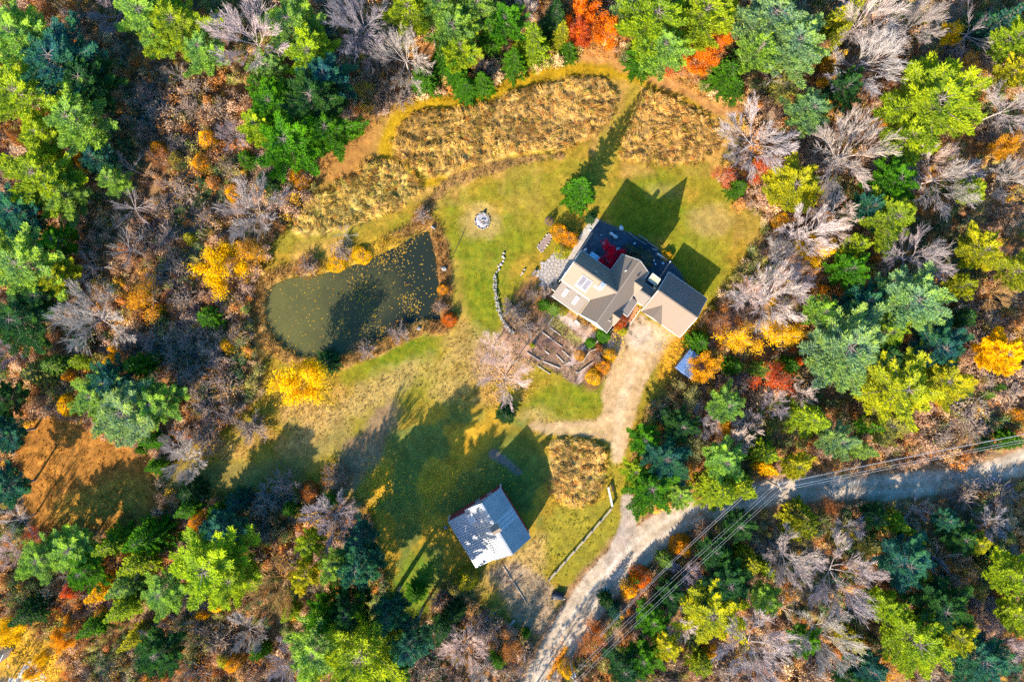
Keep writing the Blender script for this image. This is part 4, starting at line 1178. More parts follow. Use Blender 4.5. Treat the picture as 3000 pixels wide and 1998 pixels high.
class Sticks:
    """collects tapering three-sided sticks"""
    def __init__(self): self.V, self.F, self.n = [], [], 0
    def path(self, pts, rads, sides=3):
        pts = np.asarray(pts, float); k = len(pts)
        d = np.gradient(pts, axis=0) if k > 2 else np.repeat((pts[1:]-pts[:1]), 2, 0)
        d = unit(d)
        s = unit(np.cross(d, np.array((0.21, 0.37, 0.9)) if abs(d[0][2]) < .9 else np.array((1.0, .2, 0))))
        u = np.cross(d, s)
        a = np.arange(sides) * 2*np.pi/sides
        ring = pts[:,None,:] + (s[:,None,:]*np.cos(a)[None,:,None] + u[:,None,:]*np.sin(a)[None,:,None]) * np.asarray(rads)[:,None,None]
        self.V.append(ring.reshape(-1, 3))
        i = np.arange(k-1)[:,None]*sides + np.arange(sides)[None,:]
        j = np.arange(k-1)[:,None]*sides + (np.arange(sides)[None,:]+1) % sides
        self.F.append((np.stack([i, j, j+sides, i+sides], -1).reshape(-1, 4)) + self.n)
        self.n += k*sides
    def segs(self, P, Q, r0, r1):
        """many straight three-sided sticks at once"""
        n = len(P); d = unit(Q-P)
        s = unit(np.cross(d, np.array((0.31, 0.17, 0.93)))); u = np.cross(d, s)
        a = np.arange(3)*2*np.pi/3
        off = s[:,None,:]*np.cos(a)[None,:,None] + u[:,None,:]*np.sin(a)[None,:,None]
        V = np.concatenate([P[:,None,:] + off*np.broadcast_to(r0, n)[:,None,None], Q[:,None,:] + off*np.broadcast_to(r1, n)[:,None,None]], 1)
        self.V.append(V.reshape(-1, 3))
        b = np.arange(n)[:,None]*6
        f = np.concatenate([np.stack([b[:,0]+k, b[:,0]+(k+1) % 3, b[:,0]+3+(k+1) % 3, b[:,0]+3+k], -1) for k in range(3)])
        self.F.append(f + self.n); self.n += n*6
    def mesh(self, name, mat):
        return np_mesh(name, np.concatenate(self.V), np.concatenate(self.F), mat=mat)

def leaf_mesh(name, lv, rng, mat=None, flat=.35):
    V, F, T, C = lv.arrays(rng, flat)
    return np_mesh(name, V, F, mat=mat or M['leaf'], tint=T, attrs={'Col': C} if C is not None else None)

def rot_about(d, ang, axis):
    return d*np.cos(ang) + np.cross(axis, d)*np.sin(ang) + axis*np.dot(axis, d)*(1-np.cos(ang))

# every prototype: (trunk mesh, crown mesh), unit crown radius 1 at h 1 is NOT used: built at R, HH and scaled
def pine(seed, R=5.5, HH=16.0, z0=.46, nwh=10, dens=1.0):
    """broad, lobed crown: whorls of plumed boughs, each plume a fan of needle tufts"""
    rng = np.random.RandomState(seed)
    lv, st = Leaves(), Sticks()
    lean = rng.normal(0, .25, 2)
    def axis(z): return np.array((lean[0]*(z/HH)**2, lean[1]*(z/HH)**2, z))
    zs = np.linspace(0, HH*.98, 7); st.path([axis(z) for z in zs], .30*(1-zs/HH)+.03, 6)
    lob = rng.uniform(.70, 1.15, 8)
    az0 = rng.uniform(0, 6.28)
    for w in range(nwh):
        t = (w + rng.uniform(-.25, .25)) / (nwh - .4); t = min(max(t, 0), .96)
        z = HH*(z0 + (1-z0)*t)
        prof = (.74 + 1.1*t if t < .24 else 1.0 - ((t-.24)/.76)**1.5*.80)
        nb = rng.randint(5, 8) if t < .85 else 5
        az0 += 1.1
        for b in range(nb):
            az = az0 + 6.283*b/nb + rng.normal(0, .22)
            ll = R*prof*lob[int(az/6.283*8) % 8]*rng.uniform(.66, 1.12)
            el = (.04 + .50*t**1.4) + rng.normal(0, .09)
            dh = np.array((math.cos(az), math.sin(az), 0)); sd = np.array((-dh[1], dh[0], 0))
            bend = rng.normal(0, .12)
            ss = np.linspace(0, 1, 5)
            a0 = axis(z)
            def bp(s):
                s = np.atleast_1d(s)
                return a0 + np.outer(ll*s, dh) + np.outer(ll*bend*s*s, sd) + np.outer(ll*(math.tan(el)*s*.8 + .16*s*s - .10*s*(1-s)), (0,0,1))
            st.path(bp(ss), (.075*(1-ss)+.015)*(.5+.5*prof), 3)
            ct = rng.uniform(0, .42)
            ntw = max(5, int(ll*5.6*dens))
            k = np.arange(ntw)
            s = np.minimum(.22 + .78*(k + rng.uniform(0, .8, ntw))/ntw, 1.0)
            p = bp(s); sgn = np.where(k % 2, 1, -1)
            a = sgn*rng.uniform(.35, 1.05, ntw)*(1-.45*s)
            d = np.outer(np.cos(a), dh) + np.outer(np.sin(a), sd); d[:,2] = rng.uniform(.05, .40, ntw)
            tl = (.30*ll*(1-s)**.8 + .45)*rng.uniform(.7, 1.15, ntw)
            nt = 4
            q = np.linspace(.25, 1.0, nt)
            base = (p[:,None,:] + d[:,None,:]*(tl[:,None]*q[None,:])[:,:,None]).reshape(-1, 3)
            dd = np.repeat(d, nt, 0); s2 = np.repeat(s, nt)
            nb_ = 5
            Pb = np.repeat(base, nb_, 0) + rng.normal(0, .06, (len(base)*nb_, 3)); dd = np.repeat(dd, nb_, 0); s2 = np.repeat(s2, nb_)
            ang = rng.uniform(-1.2, 1.2, len(Pb))
            cr = np.cross((0,0,1), dd)
            Db = dd*np.cos(ang)[:,None] + cr*np.sin(ang)[:,None]; Db[:,2] += rng.uniform(-.1, .75, len(Pb))
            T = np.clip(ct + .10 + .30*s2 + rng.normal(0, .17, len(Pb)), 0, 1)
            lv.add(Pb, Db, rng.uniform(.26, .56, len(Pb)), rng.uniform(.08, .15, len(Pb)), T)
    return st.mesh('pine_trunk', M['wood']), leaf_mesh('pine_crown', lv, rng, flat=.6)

def fir(seed, R=2.4, HH=10.0, nwh=17, z0=.06, power=.95, dens=1.0):
    rng = np.random.RandomState(seed)
    lv, st = Leaves(), Sticks()
    zs = np.linspace(0, HH, 5); st.path([(0,0,z) for z in zs], .16*(1-zs/HH)+.015, 6)
    az0 = rng.uniform(0, 6.28)
    for w in range(nwh):
        t = w/(nwh-.4); z = HH*(z0 + (1-z0)*t)
        ll0 = R*max(.06, (1-t)**power)
        nb = max(5, int(9*(1-t)+4))
        az0 += .7
        for b in range(nb):
            az = az0 + 6.283*b/nb + rng.normal(0, .14)
            ll = ll0*rng.uniform(.75, 1.12)
            el = -.25 + .7*t + rng.normal(0, .07)
            dh = np.array((math.cos(az), math.sin(az), 0)); sd = np.array((-dh[1], dh[0], 0))
            ct = rng.uniform(0, .45)
            n = max(4, int(ll*7*dens))
            s = (np.arange(n)+rng.uniform(0,.6,n))/n*.85+.15
            sg = np.where(np.arange(n) % 2 == 0, 1, -1)
            P = np.outer(s*ll, dh) + np.stack([np.zeros(n)]*2 + [z + s*ll*math.tan(el) + .12*ll*s*s], 1)
            for rep in range(3):
                a = sg*rng.uniform(.15, 1.0, n)*(1-.3*s)
                D = np.outer(np.cos(a), dh) + np.outer(np.sin(a), sd) + np.stack([np.zeros(n)]*2 + [rng.uniform(-.1, .45, n)], 1)
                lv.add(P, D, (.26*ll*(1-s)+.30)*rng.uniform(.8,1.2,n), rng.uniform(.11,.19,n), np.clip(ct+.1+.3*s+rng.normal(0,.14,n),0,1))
            e = dh*ll + np.array((0,0,z+ll*math.tan(el)+.12*ll))
            st.segs(np.array([[0,0,z]]), e[None,:], .03, .01)
    top = np.tile(np.array((0,0,HH*.97)), (8,1)); a = rng.uniform(0, 6.28, 8)
    lv.add(top, np.stack([np.cos(a), np.sin(a), np.full(8,1.2)],1), .45, .12, .6)
    return st.mesh('fir_trunk', M['wood']), leaf_mesh('fir_crown', lv, rng, flat=.5)

def branching(rng, HH, R, fork, nl, lv_counts, up, tw, spread=1.0, elr=(.55, 1.25), fine=1.0):
    """bare skeleton reaching radius R and height HH; returns Sticks trunk, Sticks crown, tip points and directions"""
    tr, cr = Sticks(), Sticks()
    zf = HH*fork
    lean = rng.normal(0, .3, 2)
    tp = np.array([(0,0,0), (lean[0]*.3, lean[1]*.3, zf*.5), (lean[0], lean[1], zf)])
    tr.path(tp, [.22*tw, .18*tw, .14*tw], 6)
    tips, tdirs = [], []
    cur = []
    for i in range(nl):
        az = 6.283*(i + rng.uniform(-.3,.3))/nl
        el = rng.uniform(*elr) if i else 1.45
        d = np.array((math.cos(az)*math.cos(el)*spread, math.sin(az)*math.cos(el)*spread, math.sin(el)))
        st0 = tp[2]*rng.uniform(.8, 1.0); 
        # length so that the end lies within the crown ellipsoid
        ll = 1/math.sqrt((math.cos(el)/R)**2 + (math.sin(el)/(HH-zf))**2)*.70*rng.uniform(.85, 1.1)
        cur.append((st0, unit(d), ll, .085*tw))
    first = True
    for depth, cnt in enumerate(lv_counts):
        nxt = []
        for p, d, ll, r in cur:
            n = 4 if depth < 2 else 3
            ss = np.linspace(0, 1, n)
            side = unit(np.cross(d, rng.normal(0,1,3)))
            out = np.array((d[0], d[1], 0)); 
            crv = side*rng.normal(0,.16) + np.array((0,0,1))*up*(.22 if depth else .1)
            pts = p + np.outer(ss*ll, d) + np.outer(ss**2*ll, crv)
            (tr if depth == 0 else cr).path(pts, r*(1-.68*ss), 4 if depth == 0 else 3)
            for k in range(cnt):
                s = .25 + .75*(k + rng.uniform(.1,.9))/cnt if depth else .30 + .70*(k+rng.uniform(.1,.9))/cnt
                s = min(s, .99)
                q = p + d*(ll*s) + crv*(ll*s*s)
                dd = unit(d + 2*s*crv)
                ax = unit(rng.normal(0,1,3)); ax = unit(ax - dd*np.dot(ax, dd))
                nd_ = rot_about(dd, rng.uniform(.28, .72), ax)
                rad = q - np.array((lean[0], lean[1], zf*.9))
                nd_ = unit(nd_ + np.array((0,0,up*.18)) + unit(rad)*.50)
                nxt.append((q, nd_, ll*(.66 - .22*s)*rng.uniform(.8,1.2), max(r*(1-.62*s)*.60, .012*fine)))
            e = pts[-1]; tips.append(e); tdirs.append(unit(d + 2*crv))
        cur = nxt
    P = np.array([c[0] for c in cur]); D = np.array([c[1] for c in cur]); L = np.array([c[2] for c in cur])
    Q = P + D*L[:,None]*1.15
    cr.segs(P, Q, .019*fine, .010*fine)
    return tr, cr, np.concatenate([Q, np.array(tips)]), np.concatenate([D, np.array(tdirs)])

def bare(seed, R=5.0, HH=14.0, fork=.44, nl=9, counts=(7,7,6), up=.35, tw=.72, fine=1.0):
    rng = np.random.RandomState(seed)
    tr, cr, T, D = branching(rng, HH, R, fork, nl, counts, up, tw, elr=(.22, 1.15), fine=fine)
    return tr.mesh('bare_trunk', M['wood']), cr.mesh('bare_crown', M['wood'])

def leafy(seed, R=4.0, HH=9.0, nleaf=26, size=.26, counts=(6,5), fork=.2, nl=8, hang=0.0):
    rng = np.random.RandomState(seed)
    tr, cr, T, D = branching(rng, HH, R, fork, nl, counts, .35, .8)
    lv = Leaves()
    keep = rng.rand(len(T)) < .92
    T, D = T[keep], D[keep]
    ct = rng.uniform(0, .6, len(T))
    P = np.repeat(T, nleaf, 0) + rng.normal(0, .36, (len(T)*nleaf, 3)) - np.repeat(D, nleaf, 0)*rng.uniform(0, .8, (len(T)*nleaf,1))
    Dd = rng.normal(0, 1, P.shape); Dd[:,2] = Dd[:,2]*.6 - hang
    lv.add(P, Dd, rng.uniform(.7,1.25,len(P))*size, rng.uniform(.5,.75,len(P))*size, np.clip(np.repeat(ct, nleaf) + rng.uniform(0,.4,len(P)),0,1))
    trv = Sticks(); trv.V = tr.V + cr.V; trv.F = tr.F + [f + tr.n for f in cr.F]; trv.n = tr.n + cr.n
    return trv.mesh('leafy_trunk', M['wood']), leaf_mesh('leafy_crown', lv, rng, flat=1.2)

def shrub(seed, R=1.5, HH=1.8, nst=26, nleaf=1500, size=.20, twiggy=False):
    rng = np.random.RandomState(seed)
    st, lv = Sticks(), Leaves()
    az = rng.uniform(0, 6.28, nst); el = rng.uniform(.35, 1.5, nst)
    r = rng.uniform(.75, 1.1, nst)
    E = np.stack([np.cos(az)*np.cos(el)*R*r, np.sin(az)*np.cos(el)*R*r, np.sin(el)*HH*r], 1)
    for e in E:
        m = e*.5 + np.array((0,0,.15*HH)) + rng.normal(0,.06*R,3)
        st.path([np.zeros(3), m, e], [.05,.03,.012], 3)
        k = 7 if not twiggy else 16
        s = rng.uniform(.3, 1, k); P = m*(2*s*(1-s))[:,None] + np.outer(s**2, e)
        Q = P + unit(rng.normal(0,1,(k,3)) + unit(e)*1.1 + np.array((0,0,.5)))*(.32*R)*rng.uniform(.6,1.2,(k,1))
        st.segs(P, Q, .018, .009)
    n = nleaf
    u = unit(rng.normal(0,1,(n,3))); u[:,2] = np.abs(u[:,2])
    lobes = unit(rng.normal(0,1,(12,3)))
    bump = 1 + .22*np.max(np.clip(u@lobes.T, 0, 1)**10, axis=1) - .10
    rad = rng.uniform(.55, 1.0, n)**.45*bump
    P = u*rad[:,None]*np.array((R, R, HH))
    ct = vn = (np.sin(u[:,0]*7+seed)+np.sin(u[:,1]*8+1.3*seed)+np.sin(u[:,2]*9))/6+.35
    D = u*.8 + rng.normal(0,.7,(n,3))
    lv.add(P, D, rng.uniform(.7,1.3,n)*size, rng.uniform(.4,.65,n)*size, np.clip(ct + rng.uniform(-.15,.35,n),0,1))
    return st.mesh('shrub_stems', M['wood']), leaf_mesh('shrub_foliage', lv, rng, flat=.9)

def thicket(seed, R=1.3, HH=2.2, nst=16, nleaf=130, size=.20):
    """one mesh for the undergrowth: twigs and leaves, told apart by 'leafy'"""
    rng = np.random.RandomState(seed)
    st, lv = Sticks(), Leaves()
    az = rng.uniform(0, 6.28, nst); el = rng.uniform(.5, 1.5, nst); r = rng.uniform(.6, 1.1, nst)
    E = np.stack([np.cos(az)*np.cos(el)*R*r, np.sin(az)*np.cos(el)*R*r, np.sin(el)*HH*r], 1)
    k = 7
    for e in E:
        m = e*.5 + np.array((0,0,.12*HH)) + rng.normal(0,.08*R,3)
        st.path([np.zeros(3), m, e], [.035,.022,.008], 3)
        s = rng.uniform(.35, 1, k); P = m*(2*s*(1-s))[:,None] + np.outer(s**2, e)
        Q = P + unit(rng.normal(0,1,(k,3)) + unit(e)*1.1 + np.array((0,0,.6)))*(.36*R)*rng.uniform(.6,1.2,(k,1))
        st.segs(P, Q, .014, .006)
    n = nleaf
    pick = rng.randint(0, nst, n); s = rng.uniform(.45, 1.1, n)
    P = E[pick]*s[:,None] + rng.normal(0, .16*R, (n, 3)); P[:,2] = np.maximum(P[:,2], .1)
    lv.add(P, rng.normal(0, 1, (n,3)), rng.uniform(.7,1.3,n)*size, rng.uniform(.45,.7,n)*size, np.clip(rng.uniform(.1,.8,n),0,1))
    V, F, T, _ = lv.arrays(rng, 1.2)
    SV, SF = np.concatenate(st.V), np.concatenate(st.F)
    me = np_mesh('thicket', np.concatenate([SV, V]), np.concatenate([SF, F + len(SV)]), mat=M['thicket'], tint=np.concatenate([np.full(len(SV), -1.0), T]))
    return me
def thicket_mat():
    m, nt, out = new_mat('thicket')
    at = nd(nt, 'ShaderNodeAttribute', attribute_name='tint')
    ic = nd(nt, 'ShaderNodeAttribute', attribute_name='icol'); ic.attribute_type = 'INSTANCER'
    tc_ = nd(nt, 'ShaderNodeAttribute', attribute_name='tcol'); tc_.attribute_type = 'INSTANCER'
    leaf = math_n(nt, 'GREATER_THAN', at.outputs['Fac'], -.5)
    k = math_n(nt, 'ADD', math_n(nt, 'MULTIPLY', at.outputs['Fac'], .9), .6)
    cm = nd(nt, 'ShaderNodeCombineColor')
    for i in range(3): nt.links.new(k, cm.inputs[i])
    lc = mix_n(nt, 'MULTIPLY', 1.0, ic.outputs['Color'], cm.outputs[0])
    c = mix_n(nt, 'MIX', leaf, tc_.outputs['Color'], lc)
    d = nd(nt, 'ShaderNodeBsdfDiffuse'); nt.links.new(c, d.inputs[0])
    tr = nd(nt, 'ShaderNodeBsdfTranslucent'); nt.links.new(c, tr.inputs[0])
    mx = nd(nt, 'ShaderNodeMixShader'); nt.links.new(math_n(nt, 'MULTIPLY', leaf, .3), mx.inputs[0])
    nt.links.new(d.outputs[0], mx.inputs[1]); nt.links.new(tr.outputs[0], mx.inputs[2])
    nt.links.new(mx.outputs[0], out.inputs[0])
    return m
M['thicket'] = thicket_mat()
_t0 = __import__('time').time()
PROTO = {
    'P': [(pine(s, dens=d), 5.5, 16.0) for s, d in ((1,1.0),(2,1.0),(3,1.1),(4,.95),(5,1.0),(6,1.0))],
    'S': [(fir(s), 2.4, 10.0) for s in (11,12,13,14)],
    'R': [(fir(s, R=3.0, HH=7.0, nwh=15, power=.55, dens=1.0), 3.0, 7.0) for s in (21,22,23)],
    'B': [(bare(31), 5.0, 14.0), (bare(32, nl=10, up=.5, fork=.40), 5.0, 14.0), (bare(33, nl=8, counts=(8,7,6)), 5.0, 14.0), (bare(34, nl=10, up=.2, fork=.48), 5.0, 14.0), (bare(35, nl=9, up=.45), 5.0, 14.0)],
    'H': [(bare(38, nl=8, counts=(7,6,5), tw=.5, fine=.75), 5.0, 14.0), (bare(39, nl=8, counts=(7,6,5), tw=.5, fine=.75), 5.0, 14.0)],
    'D': [(bare(41, nl=7, counts=(6,5), up=.1, fork=.45, tw=.9), 5.0, 14.0), (bare(42, nl=9, counts=(5,5), up=.1, fork=.5, tw=.9), 5.0, 14.0)],
    'Y': [(leafy(51), 4.0, 9.0), (leafy(52), 4.0, 9.0), (leafy(53, nl=7), 4.0, 9.0)],
    'L': [(leafy(56, nleaf=11, size=.24), 4.0, 9.0), (leafy(57, nleaf=9, size=.24), 4.0, 9.0)],
    'W': [(shrub(s, nleaf=2400, size=.15), 1.5, 1.8) for s in (61,62,63)],
    'T': [(shrub(66, nst=34, nleaf=420, size=.16, twiggy=True), 1.5, 1.8), (shrub(67, nst=34, nleaf=300, size=.16, twiggy=True), 1.5, 1.8), (shrub(68, nst=40, nleaf=140, size=.15, twiggy=True), 1.5, 1.8)],
}
print('protos', __import__('time').time()-_t0, {k: [len(q[0][1].polygons) for q in v] for k, v in PROTO.items()})
NAMES = {'P': ('pine_tree', 'tree', 'pine trees of the wood round the clearing'), 'S': ('fir_tree', 'tree', 'pointed firs of the wood'), 'R': ('round_evergreen', 'tree', 'rounded evergreens of the wood edge'),
         'B': ('bare_tree', 'tree', 'leafless trees of the wood'), 'H': ('bare_tree', 'tree', 'leafless trees of the wood'), 'D': ('dead_tree', 'tree', 'dead trees of the wood'), 'Y': ('autumn_tree', 'tree', 'trees in autumn leaf'), 'L': ('thinning_tree', 'tree', 'trees losing their leaves'),
         'W': ('shrub', 'shrub', 'leafy shrubs'), 'T': ('twiggy_shrub', 'shrub', 'twiggy shrubs of the rough ground')}
TINT = dict(yg=(.235,.305,.018), lg=(.190,.300,.050), sg=(.180,.275,.095), bg=(.060,.170,.010), dg=(.030,.085,.022), tl=(.032,.115,.070), ol=(.240,.225,.055),
            ye=(.66,.385,.005), go=(.52,.25,.010), orr=(.60,.150,.006), rd=(.44,.075,.015), ru=(.29,.105,.025), cr=(.70,.006,.035), gg=(.115,.120,.075), tan=(.36,.215,.085), gb=(.215,.15,.105), gy=(.33,.32,.018),
            wh=(.32,.265,.245), gr=(.28,.24,.23), pk=(.46,.35,.30), pu=(.26,.21,.23), br=(.24,.16,.11))
WOODC = {'P': (.24,.19,.16), 'S': (.20,.16,.13), 'R': (.2,.15,.12), 'Y': (.34,.27,.21), 'L': (.40,.33,.28), 'W': (.26,.18,.12), 'T': (.33,.25,.20)}
_cnt = {}
TINTK = 1.25
rt = random.Random(77)
def plant(kind, px, py, r, h, tint, label, zfrac=None, wood=None):
    """r: crown radius in photo pixels as seen; h metres; the pixel is the middle of the crown as seen"""
    zf = {'P': .68, 'S': .35, 'R': .45, 'B': .62, 'D': .6, 'H': .62, 'Y': .55, 'L': .55, 'W': .4, 'T': .4}[kind] if zfrac is None else zfrac
    b = W(px, py, h*zf)
    R = r/S*(H - h*zf)/H*(1.2 if kind in 'BD' else 1.12 if kind == 'P' else 1.0)
    i = _cnt.get(kind, 0); _cnt[kind] = i + 1
    protos = PROTO[kind]
    (trunk, crown), R0, H0 = protos[(i*7 + i//3) % len(protos)]
    nm, cat, grp = NAMES[kind]
    t = thing(nm, label, cat, (b[0], b[1], float(gz(b[0], b[1])) - .05), rt.uniform(0, 6.28), grp)
    sx = R/R0
    t.scale = (sx*rt.uniform(.94,1.06), sx*rt.uniform(.94,1.06), h/H0)
    pt, pc = {'W': ('stem', 'foliage'), 'T': ('stem', 'foliage')}.get(kind, ('trunk', 'crown'))
    a, c = obj(pt, trunk, t), obj(pc, crown, t)
    v = TINT[tint]; k = rt.uniform(.9, 1.1)
    k = k*(1.45 if kind == 'P' else TINTK); c.color = (v[0]*k*rt.uniform(.93,1.07), v[1]*k, v[2]*k*rt.uniform(.9,1.1), 1)
    w = WOODC.get(kind, v) if wood is None else TINT[wood]
    a.color = (*w, 1)
    return t
